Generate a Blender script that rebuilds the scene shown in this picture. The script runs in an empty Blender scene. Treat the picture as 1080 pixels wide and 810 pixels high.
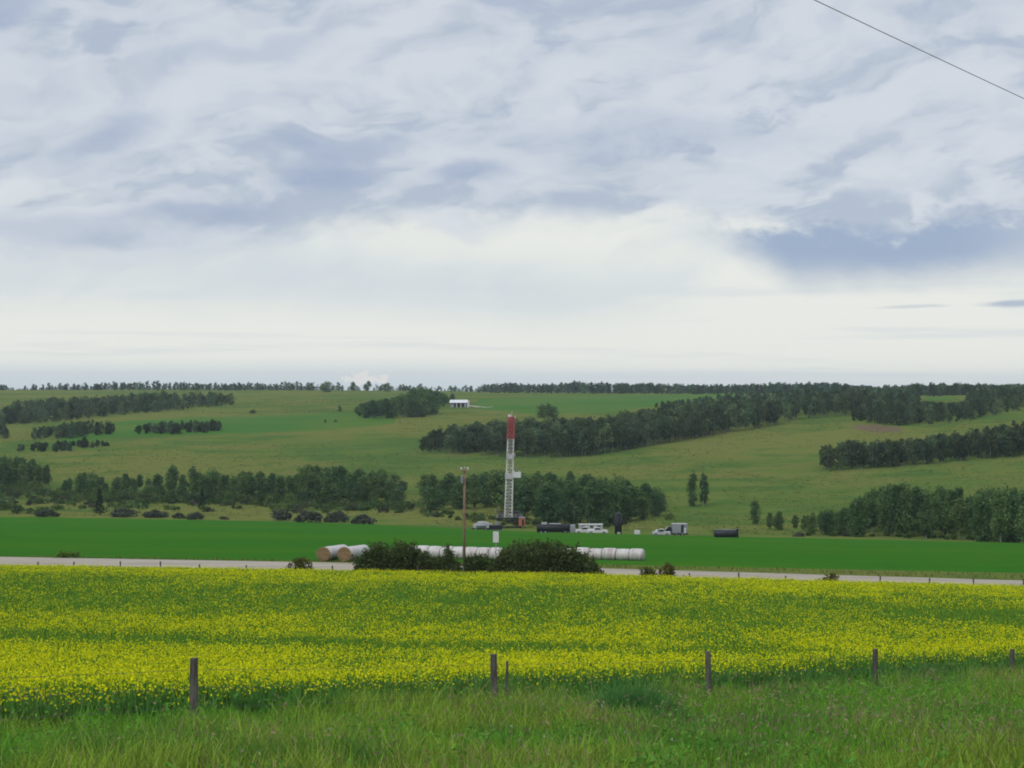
import bpy, math, random
import numpy as np
from mathutils import Vector, Matrix

random.seed(7)
rng = np.random.default_rng(7)
SC = bpy.context.scene
COL = SC.collection
F = 1900.0            # focal length in photo pixels (1080 wide)
CX, CY = 540.0, 405.0
PI = math.pi

# ------------------------------------------------------------------ camera
cam_d = bpy.data.cameras.new('camera')
cam_d.sensor_width = 36.0
cam_d.lens = 36.0 * F / 1080.0
cam_d.clip_start = 0.1
cam_d.clip_end = 20000.0
cam = bpy.data.objects.new('camera', cam_d)
COL.objects.link(cam)
cam.location = (0, 0, 0)
cam.rotation_euler = (math.radians(90), 0, 0)
SC.camera = cam

# ------------------------------------------------------------------ exposure
SC.view_settings.view_transform = 'Standard'
SC.view_settings.look = 'None'
SC.view_settings.gamma = 1.0
SC.view_settings.exposure = 0.0
SC.render.engine = 'CYCLES'
SC.cycles.use_denoising = True
SC.cycles.max_bounces = 6
SC.cycles.diffuse_bounces = 3
SC.cycles.glossy_bounces = 2
SC.cycles.transmission_bounces = 3
SC.cycles.volume_bounces = 1
SC.cycles.transparent_max_bounces = 4
SC.cycles.filter_width = 1.9
SC.cycles.sample_clamp_indirect = 2.0

# ------------------------------------------------------------------ sun
SUN_EL, SUN_AZ = 46.0, 215.0          # azimuth clockwise from +Y (view direction)
sun_d = bpy.data.lights.new('sun', 'SUN')
sun_d.energy = 1.4
sun_d.angle = math.radians(14)
sun_d.color = (1.0, 0.96, 0.9)
sun = bpy.data.objects.new('sun', sun_d)
COL.objects.link(sun)
_e, _a = math.radians(SUN_EL), math.radians(SUN_AZ)
_sd = Vector((math.sin(_a) * math.cos(_e), math.cos(_a) * math.cos(_e), math.sin(_e)))
sun.rotation_euler = _sd.to_track_quat('Z', 'Y').to_euler()

# ------------------------------------------------------------------ sky
world = bpy.data.worlds.new('World')
SC.world = world
world.use_nodes = True


class E:
    """tiny expression wrapper round Math nodes"""
    nt = None

    def __init__(s, v):
        s.v = v

    @staticmethod
    def m(op, *a, clamp=False):
        n = E.nt.nodes.new('ShaderNodeMath')
        n.operation = op
        n.use_clamp = clamp
        for i, x in enumerate(a):
            x = x.v if isinstance(x, E) else x
            if isinstance(x, (int, float)):
                n.inputs[i].default_value = x
            else:
                E.nt.links.new(x, n.inputs[i])
        return E(n.outputs[0])

    def __add__(s, o): return E.m('ADD', s, o)
    __radd__ = __add__
    def __sub__(s, o): return E.m('SUBTRACT', s, o)
    def __rsub__(s, o): return E.m('SUBTRACT', o, s)
    def __mul__(s, o): return E.m('MULTIPLY', s, o)
    __rmul__ = __mul__
    def __truediv__(s, o): return E.m('DIVIDE', s, o)


def smooth(x, a, b):
    t = E.m('DIVIDE', x - a, b - a, clamp=True)
    return t * t * (3.0 - 2.0 * t)


def vec(x, y, z):
    n = E.nt.nodes.new('ShaderNodeCombineXYZ')
    for i, k in enumerate((x, y, z)):
        k = k.v if isinstance(k, E) else k
        if isinstance(k, (int, float)):
            n.inputs[i].default_value = k
        else:
            E.nt.links.new(k, n.inputs[i])
    return n.outputs[0]


def fbm(v, scale, detail=5, rough=0.55, dist=0.0):
    n = E.nt.nodes.new('ShaderNodeTexNoise')
    n.inputs['Scale'].default_value = scale
    n.inputs['Detail'].default_value = detail
    n.inputs['Roughness'].default_value = rough
    n.inputs['Distortion'].default_value = dist
    E.nt.links.new(v, n.inputs['Vector'])
    return E(n.outputs['Fac'])


def mixc(f, a, b):
    n = E.nt.nodes.new('ShaderNodeMix')
    n.data_type = 'RGBA'
    n.clamp_factor = True
    E.nt.links.new(f.v, n.inputs[0])
    for i, k in ((6, a), (7, b)):
        if isinstance(k, tuple):
            n.inputs[i].default_value = (*k, 1.0)
        else:
            E.nt.links.new(k, n.inputs[i])
    return n.outputs[2]


def lin(r, g, b):
    f = lambda c: (c / 255.0) / 12.92 if c <= 10 else (((c / 255.0) + 0.055) / 1.055) ** 2.4
    return (f(r), f(g), f(b))


def build_sky():
    nt = world.node_tree
    nt.nodes.clear()
    E.nt = nt
    tc = nt.nodes.new('ShaderNodeTexCoord')
    sep = nt.nodes.new('ShaderNodeSeparateXYZ')
    nt.links.new(tc.outputs['Generated'], sep.inputs[0])
    dx, dy, dz = (E(sep.outputs[i]) for i in range(3))
    az = E.m('ARCTAN2', dx, dy) * 57.29578                 # degrees, 0 = +Y, + = east
    el = E.m('ARCSINE', dz) * 57.29578
    # cloud-sheet coordinates: flatter towards the horizon
    wv = vec(az * 0.10, el * 0.2, 0.0)
    w1 = fbm(wv, 1.3, 4, 0.6) - 0.5
    w2 = fbm(vec(az * 0.10 + 7.3, el * 0.2 + 3.1, 2.0), 1.3, 4, 0.6) - 0.5
    a2 = az + w1 * 5.0
    e2 = el + w2 * 2.6
    # drawn-out wisps, tilted
    t1 = fbm(vec(a2 * 0.12 + e2 * 0.08, e2 * 0.40 - a2 * 0.075, 4.0), 1.0, 8, 0.62, 0.4)
    t2 = fbm(vec(a2 * 0.42 + e2 * 0.2, e2 * 1.0 - a2 * 0.2, 9.0), 1.0, 6, 0.46, 0.24)
    t3 = fbm(vec(az * 0.055, el * 0.13, 13.0), 1.0, 3, 0.5)
    tex = t1 * 0.55 + t2 * 0.45

    def blob(a0, e0, sa, se, tilt=0.0, wob=1.0, p=1.0):
        da = (az + w1 * (3.0 * wob) - a0)
        de = (el + w2 * (2.2 * wob) - e0)
        de = de - da * tilt
        q = (da / sa) * (da / sa) + (de / se) * (de / se)
        return E.m('EXPONENT', q * -1.0 * p)

    cream = lin(236, 238, 232)
    pale = lin(224, 230, 233)
    thin = lin(211, 219, 226)
    cloud_l = lin(208, 215, 224)
    cloud_m = lin(193, 202, 215)
    cloud_d = lin(178, 190, 208)
    blue_d = lin(158, 175, 202)
    grey_d = lin(164, 178, 203)
    # bright strip above the horizon: pale band, cream, thin grey veil
    c = mixc(smooth(el + w1 * 0.4, -0.3, 0.7), thin, cream)
    veil = smooth(t3 + (t2 - 0.5) * 0.25, 0.44, 0.62) * smooth(el, 1.6, 3.2)
    c = mixc(veil * 0.75, c, thin)
    streak = smooth(fbm(vec(az * 0.06, el * 1.5, 21.0), 1.0, 5, 0.6), 0.52, 0.68) * (1.0 - smooth(el, 2.2, 4.0))
    c = mixc(streak * 0.55, c, thin)
    low = 1.0 - smooth(el + w2 * 0.4, 0.25, 0.9)
    c = mixc(low * (1.0 - smooth(az, -4.0, 6.0)) * 0.5, c, lin(200, 213, 223))
    # grey rain veils under the cloud
    c = mixc(blob(-9.0, 3.6, 7.0, 1.2, 0.0, 0.5) * 0.55, c, lin(203, 214, 224))
    c = mixc(blob(1.2, 2.9, 3.4, 1.0, 0.0, 0.5) * 0.6, c, lin(205, 216, 223))
    # main cloud sheet; its lower edge dips at left and right, rises in the middle
    edge = 4.9 - blob(-13.0, 4.5, 6.5, 90.0, 0, 0.2) * 1.15 + blob(2.6, 4.5, 4.5, 90.0, 0, 0.2) * 0.15 \
        - blob(12.5, 4.5, 3.8, 90.0, 0, 0.2) * 1.25
    sheet = smooth(el - edge + w2 * 2.2 + (t2 - 0.5) * 1.8, -0.45, 0.75)
    cl = mixc(smooth(tex, 0.41, 0.57), cloud_m, cloud_l)
    cl = mixc(smooth(t3 * 0.6 + t2 * 0.4 + (t1 - 0.5) * 0.3, 0.47, 0.6) * 0.45, cl, lin(217, 222, 230))
    cl = mixc((1.0 - smooth(t1 + (t2 - 0.5) * 0.4, 0.37, 0.48)) * 0.9, cl, cloud_d)
    c = mixc(sheet, c, cl)
    gap = smooth(blob(-15.5, 6.1, 3.6, 0.55, -0.05, 1.5) + (fbm(vec(az * 0.7, el * 1.4, 41.0), 1.0, 6, 0.62) - 0.5) * 0.9, 0.4, 0.9)
    c = mixc(gap * 0.55, c, lin(226, 231, 232))
    fine0 = fbm(vec(az * 0.8 + el * 0.4, el * 1.3, 17.0), 1.0, 6, 0.62)
    # bright torn rims under the sheet
    rim = smooth(el - edge + w2 * 2.2, -0.9, 0.0) * (1.0 - smooth(el - edge + w2 * 2.2, 0.15, 1.0))
    c = mixc(rim * smooth(t2 * 0.6 + fine0 * 0.4, 0.44, 0.6) * smooth(az, -7.5, -4.5) * 0.75, c, cream)
    # dark slate patches
    fine = fbm(vec(az * 0.9 + el * 0.3, el * 1.5, 31.0), 1.0, 6, 0.62) - 0.5
    lower = 2.9 + E.m('MAXIMUM', 8.9 - az, 0.0) * 0.55 + E.m('MAXIMUM', az - 12.5, 0.0) * 0.1
    upper = 5.15 - blob(11.6, 5.0, 1.1, 90.0, 0, 0.2) * 0.2 + smooth(az, 12.0, 14.5) * 0.25
    slate = smooth(upper - el + fine * 2.0, -0.15, 0.6) * smooth(el - lower + w2 * 0.5 + fine * 0.5, -0.4, 1.15) * smooth(az + fine * 3.0, 4.6, 8.6)
    slate = slate * (1.0 - smooth(az, 13.5, 18.0) * 0.45)
    c = mixc(slate, c, blue_d)
    for b, k in (
                 (blob(-5.9, 6.5, 2.0, 0.85, 0.12, 1.2, 1.0), 1.0),
                 (blob(-5.6, 7.7, 2.6, 0.6, 0.1, 1.4, 1.0), 0.75),
                 (blob(-1.4, 6.7, 1.5, 0.5, 0.1, 1.2, 1.0), 0.8),
                 (blob(-10.0, 5.3, 2.4, 0.5, 0.05, 1.2, 1.0), 0.75),
                 (blob(-15.8, 11.4, 1.8, 1.0, 0.3, 1.4, 1.0), 0.7),
                 (blob(-14.0, 4.6, 3.5, 0.6, 0.0, 1.2, 1.0), 0.4),
                 (blob(-8.5, 10.3, 3.5, 0.5, 0.35, 1.6, 1.0), 0.4),
                 (blob(-12.7, 7.6, 1.8, 0.7, 0.3, 1.3, 1.0), 0.7),
                 (blob(-0.2, 12.2, 1.7, 0.5, 0.0, 1.0, 1.0), 0.7),
                 (blob(4.0, 8.0, 6.0, 0.7, 0.0, 1.5, 1.0), 0.35),
                 (blob(15.5, 2.45, 1.3, 0.13, 0.03, 0.25, 1.0), 0.8),
                 (blob(12.6, 2.35, 1.3, 0.07, 0.03, 0.25, 1.0), 0.4)):
        f = smooth(b + (t2 - 0.5) * 0.7 + (fine0 - 0.5) * 0.5, 0.15, 0.95) * k
        c = mixc(f, c, grey_d)
    # pale ragged billows over the dark patch
    for b, k in ((blob(12.0, 6.3, 4.2, 0.8, 0.02, 1.6, 1.0), 0.7), (blob(-9.5, 9.0, 2.2, 1.2, 0.35, 1.6, 1.0), 0.45),
                 (blob(-2.5, 5.2, 2.2, 0.5, -0.05, 1.6, 1.0), 0.7)):
        f = smooth(b + (t2 - 0.5) * 0.9, 0.35, 0.95) * k
        c = mixc(f, c, lin(214, 220, 228))
    # small cumulus heads on the horizon
    heads = fbm(vec(az * 3.6, el * 4.6, 3.0), 1.0, 5, 0.6)
    cu = smooth(blob(-4.7, 0.12, 1.0, 0.26, 0.0, 0.2) * (heads * 4.0 - 1.15), 0.42, 0.6)
    c = mixc(cu * 0.8, c, lin(240, 236, 230))
    # thick overcast is brighter high overhead (outside the picture)
    up = 1.0 + smooth(el, 16.0, 60.0) * 0.75
    sky = nt.nodes.new('ShaderNodeTexSky')
    sky.sky_type = 'NISHITA'
    sky.sun_disc = False
    sky.sun_elevation = math.radians(SUN_EL)
    sky.sun_rotation = math.radians(SUN_AZ)
    mul = nt.nodes.new('ShaderNodeVectorMath')
    mul.operation = 'SCALE'
    nt.links.new(c, mul.inputs[0])
    nt.links.new((up * 10.0).v, mul.inputs['Scale'])
    cover = E(nt.nodes.new('ShaderNodeValue').outputs[0])
    cover.v.node.outputs[0].default_value = 0.94
    # below the horizon only the plain sky colour of the lowest band
    out = mixc(cover, sky.outputs[0], mul.outputs[0])
    bg = nt.nodes.new('ShaderNodeBackground')
    bg.inputs['Strength'].default_value = 0.1
    nt.links.new(out, bg.inputs['Color'])
    wo = nt.nodes.new('ShaderNodeOutputWorld')
    nt.links.new(bg.outputs[0], wo.inputs['Surface'])


build_sky()

# ------------------------------------------------------------------ materials


def new_mat(name):
    m = bpy.data.materials.new(name)
    m.use_nodes = True
    m.node_tree.nodes.clear()
    E.nt = m.node_tree
    return m


def finish(m, color, rough=0.85, spec=0.2, normal=None, metallic=0.0):
    nt = m.node_tree
    p = nt.nodes.new('ShaderNodeBsdfPrincipled')
    if isinstance(color, tuple):
        p.inputs['Base Color'].default_value = (*color, 1)
    else:
        nt.links.new(color, p.inputs['Base Color'])
    p.inputs['Roughness'].default_value = rough
    p.inputs['Specular IOR Level'].default_value = spec
    p.inputs['Metallic'].default_value = metallic
    if normal is not None:
        nt.links.new(normal, p.inputs['Normal'])
    o = nt.nodes.new('ShaderNodeOutputMaterial')
    nt.links.new(p.outputs[0], o.inputs['Surface'])
    return m


def objvec(sx=1.0, sy=1.0, sz=1.0):
    tc = E.nt.nodes.new('ShaderNodeTexCoord')
    mp = E.nt.nodes.new('ShaderNodeMapping')
    mp.inputs['Scale'].default_value = (sx, sy, sz)
    E.nt.links.new(tc.outputs['Object'], mp.inputs['Vector'])
    return mp.outputs[0]


def plain(name, color, rough=0.6, var=0.25, scale=2.0, spec=0.3, metallic=0.0, dirt=None):
    m = new_mat(name)
    n = fbm(objvec(), scale, 5, 0.6)
    d = dirt or tuple(c * (1 - var) for c in color)
    c = mixc(smooth(n, 0.35, 0.7), color, d)
    return finish(m, c, rough, spec, metallic=metallic)


def leafy(name, color, alt, rough=0.7, translucent=0.3):
    """leaf material: colour attribute 'tint' (per clump) times a colour that differs from tree to tree"""
    m = new_mat(name)
    nt = m.node_tree
    oi = nt.nodes.new('ShaderNodeObjectInfo')
    c = mixc(E(oi.outputs['Random']), color, alt)
    at = nt.nodes.new('ShaderNodeAttribute')
    at.attribute_name = 'tint'
    mu = nt.nodes.new('ShaderNodeMix')
    mu.data_type = 'RGBA'
    mu.blend_type = 'MULTIPLY'
    mu.inputs[0].default_value = 1.0
    nt.links.new(c, mu.inputs[6])
    nt.links.new(at.outputs['Color'], mu.inputs[7])
    d = nt.nodes.new('ShaderNodeBsdfDiffuse')
    t = nt.nodes.new('ShaderNodeBsdfTranslucent')
    nt.links.new(mu.outputs[2], d.inputs['Color'])
    nt.links.new(mu.outputs[2], t.inputs['Color'])
    mx = nt.nodes.new('ShaderNodeMixShader')
    mx.inputs[0].default_value = translucent
    nt.links.new(d.outputs[0], mx.inputs[1])
    nt.links.new(t.outputs[0], mx.inputs[2])
    o = nt.nodes.new('ShaderNodeOutputMaterial')
    nt.links.new(mx.outputs[0], o.inputs['Surface'])
    return m


def mat_meadow():
    m = new_mat('meadow_soil_grass')
    v = objvec()
    big = fbm(v, 0.006, 4, 0.55)
    mid = fbm(objvec(0.7, 1.0, 0), 0.035, 5, 0.6, 0.4)
    fine = fbm(v, 0.5, 4, 0.65)
    c = mixc(smooth(big + (mid - 0.5) * 0.6, 0.42, 0.6), (0.088, 0.136, 0.028), (0.138, 0.150, 0.037))
    c = mixc(smooth(mid, 0.55, 0.72) * 0.6, c, (0.135, 0.120, 0.045))
    med = fbm(objvec(0.8, 1.0, 0), 0.11, 5, 0.65, 0.5)
    c = mixc((1.0 - smooth(mid + (big - 0.5) * 0.5, 0.38, 0.47)) * 0.7, c, (0.052, 0.108, 0.025))
    c = mixc(smooth(med, 0.54, 0.68) * 0.55, c, (0.145, 0.120, 0.045))
    c = mixc((1.0 - smooth(med, 0.34, 0.46)) * 0.6, c, (0.054, 0.106, 0.025))
    c = mixc(smooth(fine, 0.35, 0.7) * 0.4, c, (0.060, 0.095, 0.024))
    return finish(m, c, 0.95, 0.0)


def mat_crop():
    m = new_mat('green_crop')
    v = objvec(0.5, 1.0, 0)
    n1 = fbm(v, 0.02, 4, 0.6)
    n2 = fbm(objvec(1, 1, 0), 0.35, 5, 0.7)
    c = mixc(smooth(n1, 0.38, 0.64), (0.030, 0.122, 0.014), (0.048, 0.136, 0.012))
    c = mixc(smooth(n2, 0.35, 0.7) * 0.5, c, (0.026, 0.100, 0.014))
    n3 = fbm(objvec(0.12, 1.0, 0), 0.09, 4, 0.6)
    c = mixc(smooth(n3, 0.5, 0.7) * 0.6, c, (0.048, 0.128, 0.012))
    return finish(m, c, 0.9, 0.0)


def mat_far_crop():
    m = new_mat('far_green_crop')
    n1 = fbm(objvec(), 0.012, 5, 0.6)
    c = mixc(smooth(n1, 0.38, 0.64), (0.038, 0.118, 0.010), (0.068, 0.126, 0.014))
    return finish(m, c, 0.95, 0.05)


def mat_gravel():
    m = new_mat('pale_gravel')
    n1 = fbm(objvec(0.3, 1.0, 1), 0.5, 5, 0.6)
    n2 = fbm(objvec(), 9.0, 3, 0.7)
    c = mixc(smooth(n1, 0.3, 0.7), (0.37, 0.325, 0.265), (0.28, 0.245, 0.195))
    tw = fbm(objvec(0.04, 0.9, 1), 1.0, 3, 0.5)
    c = mixc(smooth(tw, 0.48, 0.6) * 0.5, c, (0.42, 0.375, 0.31))
    c = mixc(n2 * 0.4, c, (0.24, 0.21, 0.17))
    return finish(m, c, 0.95, 0.1)


def mat_wood(name, a, b):
    m = new_mat(name)
    n = fbm(objvec(9, 9, 0.8), 3.0, 6, 0.7)
    n2 = fbm(objvec(1, 1, 1), 2.5, 3, 0.5)
    c = mixc(smooth(n + (n2 - 0.5) * 0.5, 0.35, 0.65), a, b)
    return finish(m, c, 0.9, 0.1)


M = {}
M['meadow'] = mat_meadow()
M['crop'] = mat_crop()
M['farcrop'] = mat_far_crop()
M['gravel'] = mat_gravel()
M['dirt'] = plain('bare_soil', (0.13, 0.085, 0.055), 0.95, 0.4, 0.15, 0.05, dirt=(0.10, 0.10, 0.04))
M['post'] = mat_wood('weathered_post', (0.130, 0.120, 0.108), (0.060, 0.055, 0.050))
M['pole'] = mat_wood('pole_wood', (0.25, 0.175, 0.115), (0.14, 0.095, 0.065))
M['wire'] = plain('galvanised_wire', (0.07, 0.07, 0.07), 0.6, 0.3, 8.0)
M['cable'] = plain('dark_cable', (0.10, 0.10, 0.11), 0.6, 0.3, 3.0)
M['white'] = plain('white_paint', (0.56, 0.56, 0.56), 0.5, 0.12, 1.2)
M['dirty_white'] = plain('dirty_white_paint', (0.42, 0.42, 0.43), 0.55, 0.3, 0.5)
M['grey'] = plain('grey_paint', (0.26, 0.27, 0.30), 0.5, 0.35, 0.6)
M['dark'] = plain('dark_steel', (0.018, 0.019, 0.024), 0.5, 0.4, 0.8)
M['black'] = plain('black_paint', (0.010, 0.010, 0.015), 0.55, 0.4, 0.5)
M['rubber'] = plain('tyre_rubber', (0.012, 0.012, 0.012), 0.8, 0.2, 4.0)
M['red'] = plain('red_oxide_paint', (0.33, 0.075, 0.075), 0.5, 0.35, 0.5)
M['mast_white'] = plain('mast_paint', (0.62, 0.60, 0.56), 0.5, 0.3, 0.7)
M['orange'] = plain('orange_paint', (0.36, 0.13, 0.065), 0.6, 0.3, 0.6)
M['glass'] = plain('dark_glass', (0.02, 0.025, 0.03), 0.1, 0.2, 1.0, 0.5)
M['straw'] = plain('straw_end', (0.25, 0.17, 0.09), 0.95, 0.4, 3.0, 0.05)
M['roof'] = plain('tin_roof', (0.62, 0.63, 0.63), 0.45, 0.15, 0.2)
M['barnwall'] = plain('barn_wall', (0.30, 0.30, 0.31), 0.8, 0.3, 0.3)
M['wrap'] = None
M['bark'] = plain('pale_bark', (0.30, 0.29, 0.26), 0.9, 0.55, 1.2, 0.1)
M['darkbark'] = plain('dark_bark', (0.07, 0.055, 0.045), 0.95, 0.4, 2.0, 0.05)
M['leaf'] = leafy('poplar_leaves', (0.052, 0.108, 0.044), (0.110, 0.175, 0.056))
M['farleaf'] = leafy('far_wood_leaves', (0.056, 0.094, 0.046), (0.056, 0.094, 0.046))
M['needle'] = leafy('spruce_needles', (0.018, 0.036, 0.022), (0.024, 0.044, 0.024), translucent=0.1)
M['willow'] = leafy('willow_leaves', (0.060, 0.092, 0.030), (0.078, 0.104, 0.036))
M['greybush'] = leafy('grey_bush_leaves', (0.062, 0.076, 0.052), (0.078, 0.088, 0.060))
M['plant'] = leafy('plant_blades', (1, 1, 1), (1, 1, 1), translucent=0.35)


def mat_wrap():
    m = new_mat('bale_wrap')
    n = fbm(objvec(6, 0.5, 0.5), 1.2, 4, 0.6)
    n2 = fbm(objvec(), 0.8, 3, 0.6)
    c = mixc(smooth(n + (n2 - 0.5) * 0.4, 0.4, 0.68), (0.50, 0.48, 0.46), (0.33, 0.27, 0.26))
    return finish(m, c, 0.45, 0.35)


M['wrap'] = mat_wrap()

# ------------------------------------------------------------------ scene helpers


def tag(o, label=None, cat=None, group=None, kind=None):
    if label: o['label'] = label
    if cat: o['category'] = cat
    if group: o['group'] = group
    if kind: o['kind'] = kind
    return o


def empty(name, loc, rz=0.0):
    o = bpy.data.objects.new(name, None)
    COL.objects.link(o)
    o.location = loc
    o.rotation_euler = (0, 0, rz)
    o.empty_display_size = 0.5
    return o


def link_mesh(name, me, mats, parent=None, loc=None):
    for m in (mats if isinstance(mats, (list, tuple)) else [mats]):
        me.materials.append(m)
    o = bpy.data.objects.new(name, me)
    COL.objects.link(o)
    if parent is not None:
        o.parent = parent
    if loc is not None:
        o.location = loc
    return o


def np_mesh(name, verts, faces, tint=None, mat_idx=None, smooth_=False):
    """verts (N,3); faces: (M,k) array with fixed k or list of such arrays"""
    me = bpy.data.meshes.new(name)
    fl = faces if isinstance(faces, list) else [faces]
    fl = [f for f in fl if len(f)]
    nl = sum(f.size for f in fl)
    nf = sum(len(f) for f in fl)
    me.vertices.add(len(verts))
    me.vertices.foreach_set('co', np.ascontiguousarray(verts, dtype=np.float32).ravel())
    me.loops.add(nl)
    me.loops.foreach_set('vertex_index', np.concatenate([f.ravel() for f in fl]).astype(np.int32))
    me.polygons.add(nf)
    tot = np.concatenate([np.full(len(f), f.shape[1]) for f in fl])
    st = np.concatenate([[0], np.cumsum(tot)[:-1]])
    me.polygons.foreach_set('loop_start', st.astype(np.int32))
    if mat_idx is not None:
        me.polygons.foreach_set('material_index', mat_idx.astype(np.int32))
    if smooth_:
        me.polygons.foreach_set('use_smooth', np.ones(nf, dtype=bool))
    me.update(calc_edges=True)
    if tint is not None:
        a = me.color_attributes.new('tint', 'FLOAT_COLOR', 'POINT')
        t = np.asarray(tint, dtype=np.float32)
        if t.ndim == 1:
            t = np.stack([t, t, t], 1)
        a.data.foreach_set('color', np.concatenate([t, np.ones((len(t), 1), np.float32)], 1).ravel())
    return me


class MB:
    """collects boxes, bars and cylinders into one mesh"""

    def __init__(s):
        s.v, s.f = [], []

    def add(s, vs, fs):
        b = len(s.v)
        s.v += [tuple(x) for x in vs]
        s.f += [tuple(i + b for i in f) for f in fs]
        return s

    def box(s, c, size, rot=None, taper=1.0):
        hx, hy, hz = (k / 2 for k in size)
        vs = []
        for z, t in ((-hz, 1.0), (hz, taper)):
            for x, y in ((-hx, -hy), (hx, -hy), (hx, hy), (-hx, hy)):
                vs.append(Vector((x * t, y * t, z)))
        if rot is not None:
            vs = [rot @ v for v in vs]
        vs = [v + Vector(c) for v in vs]
        return s.add(vs, [(3, 2, 1, 0), (4, 5, 6, 7), (0, 1, 5, 4), (1, 2, 6, 5), (2, 3, 7, 6), (3, 0, 4, 7)])

    def bar(s, a, b, w, w2=None):
        a, b = Vector(a), Vector(b)
        d = b - a
        q = d.to_track_quat('Z', 'Y').to_matrix()
        return s.box((a + b) / 2, (w, w2 or w, d.length), q)

    def tube(s, pts, radii, n=8, cap=True):
        pts = [Vector(p) for p in pts]
        rings = []
        for i, p in enumerate(pts):
            d = (pts[min(i + 1, len(pts) - 1)] - pts[max(i - 1, 0)]).normalized()
            if i == 0:
                e1 = d.orthogonal().normalized()
            e1 = (e1 - d * e1.dot(d)).normalized()
            e2 = d.cross(e1)
            q = Matrix((e1, e2, d)).transposed()
            r = radii[i] if isinstance(radii, (list, tuple)) else radii
            rings.append([p + q @ Vector((r * math.cos(2 * PI * k / n), r * math.sin(2 * PI * k / n), 0)) for k in range(n)])
        vs = [v for r in rings for v in r]
        fs = []
        for i in range(len(pts) - 1):
            for k in range(n):
                k2 = (k + 1) % n
                fs.append((i * n + k, i * n + k2, (i + 1) * n + k2, (i + 1) * n + k))
        if cap:
            fs.append(tuple(range(n - 1, -1, -1)))
            fs.append(tuple((len(pts) - 1) * n + k for k in range(n)))
        return s.add(vs, fs)

    def prism(s, prof, y0, y1):
        """profile in x,z extruded along y"""
        n = len(prof)
        vs = [(x, y0, z) for x, z in prof] + [(x, y1, z) for x, z in prof]
        fs = [tuple(range(n)), tuple(range(2 * n - 1, n - 1, -1))]
        for k in range(n):
            k2 = (k + 1) % n
            fs.append((k, k + n, k2 + n, k2))
        return s.add(vs, fs)

    def mesh(s, name, smooth_=False):
        me = bpy.data.meshes.new(name)
        me.from_pydata(s.v, [], s.f)
        if smooth_:
            for p in me.polygons:
                p.use_smooth = len(p.vertices) == 4
        me.update()
        return me

    def build(s, name, mat, parent=None, loc=None, smooth_=False):
        return link_mesh(name, s.mesh(name, smooth_), mat, parent, loc)


# numpy value noise
_perm = np.random.default_rng(3).random((256, 256))


def vnoise(x, y):
    x = np.asarray(x, float); y = np.asarray(y, float)
    xi, yi = np.floor(x).astype(int), np.floor(y).astype(int)
    fx, fy = x - xi, y - yi
    fx = fx * fx * (3 - 2 * fx); fy = fy * fy * (3 - 2 * fy)
    g = lambda i, j: _perm[i & 255, j & 255]
    return (g(xi, yi) * (1 - fx) + g(xi + 1, yi) * fx) * (1 - fy) + (g(xi, yi + 1) * (1 - fx) + g(xi + 1, yi + 1) * fx) * fy


def vfbm(x, y, o=4):
    s, a, t = 0, 1.0, 0
    for k in range(o):
        s = s + a * vnoise(x * 2 ** k + 17.3 * k, y * 2 ** k + 5.1 * k)
        t += a
        a *= 0.5
    return s / t


# ------------------------------------------------------------------ terrain heights
def sstep(x, a, b):
    t = np.clip((x - a) / (b - a), 0, 1)
    return t * t * (3 - 2 * t)


def near_depth(X, Y):
    h1 = 2 + 0.132 * np.maximum(Y, 0)
    h2 = 5.3 + 0.079 * Y
    k = 0.35
    m = np.minimum(h1, h2)
    h = m - k * np.log(np.exp(-(h1 - m) / k) + np.exp(-(h2 - m) / k))
    return h + X * (0.0116 + 0.0094 * sstep(X, -10, 30)) * sstep(Y, 70, 180) * np.clip(80.0 / np.maximum(np.abs(X), 1), 0, 1)


_cols = {
    -540: [(205, 19.9), (700, 'r', 536), (900, 'r', 505), (1100, 'r', 466), (1350, 'r', 440), (2000, 'r', 416), (2400, 'r', 410)],
    0: [(205, 20.0), (640, 'r', 545), (760, 'r', 521), (950, 'r', 481), (1100, 'r', 461), (1350, 'r', 441), (2000, 'r', 416), (2400, 'r', 411)],
    270: [(205, 19.9), (610, 'r', 549), (700, 'r', 531), (830, 'r', 501), (1000, 'r', 470), (1250, 'r', 440), (1700, 'r', 420), (2300, 'r', 410)],
    540: [(205, 19.8), (565, 'r', 560), (640, 'r', 541), (780, 'r', 502), (880, 'r', 481), (1050, 'r', 455), (1300, 'r', 432), (1800, 'r', 418), (2300, 'r', 413)],
    810: [(205, 20.05), (520, 'r', 566), (600, 'r', 545), (720, 'r', 511), (850, 'r', 480), (1000, 'r', 450), (1100, 'r', 440), (1400, 'r', 425), (2000, 'r', 415), (2300, 'r', 412)],
    1080: [(205, 20.35), (480, 'r', 572), (560, 'r', 550), (660, 'r', 515), (760, 'r', 485), (900, 'r', 450), (1000, 'r', 435), (1200, 'r', 424), (1700, 'r', 412), (2050, 'r', 406)],
    1620: [(205, 20.7), (420, 'r', 580), (500, 'r', 555), (600, 'r', 515), (700, 'r', 480), (850, 'r', 445), (1000, 'r', 428), (1300, 'r', 412), (1700, 'r', 402)],
}
_lY = np.linspace(math.log(150), math.log(6500), 420)
_tabs = []
for u in sorted(_cols):
    ys, hs = [150.0], [19.0]
    for p in _cols[u]:
        ys.append(p[0])
        hs.append(p[1] if len(p) == 2 else (p[2] - CY) * p[0] / F)
    ys += [2 * ys[-1], 6500]
    hs += [hs[-1] + 16, hs[-1] + 60]
    t = np.interp(np.exp(_lY), ys, hs)
    k = np.exp(-0.5 * (np.arange(-12, 13) / 5.0) ** 2); k /= k.sum()
    _tabs.append(np.convolve(np.pad(t, 12, 'edge'), k, 'valid'))
_us = np.array(sorted(_cols), float)
_tabs = np.array(_tabs)
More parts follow.
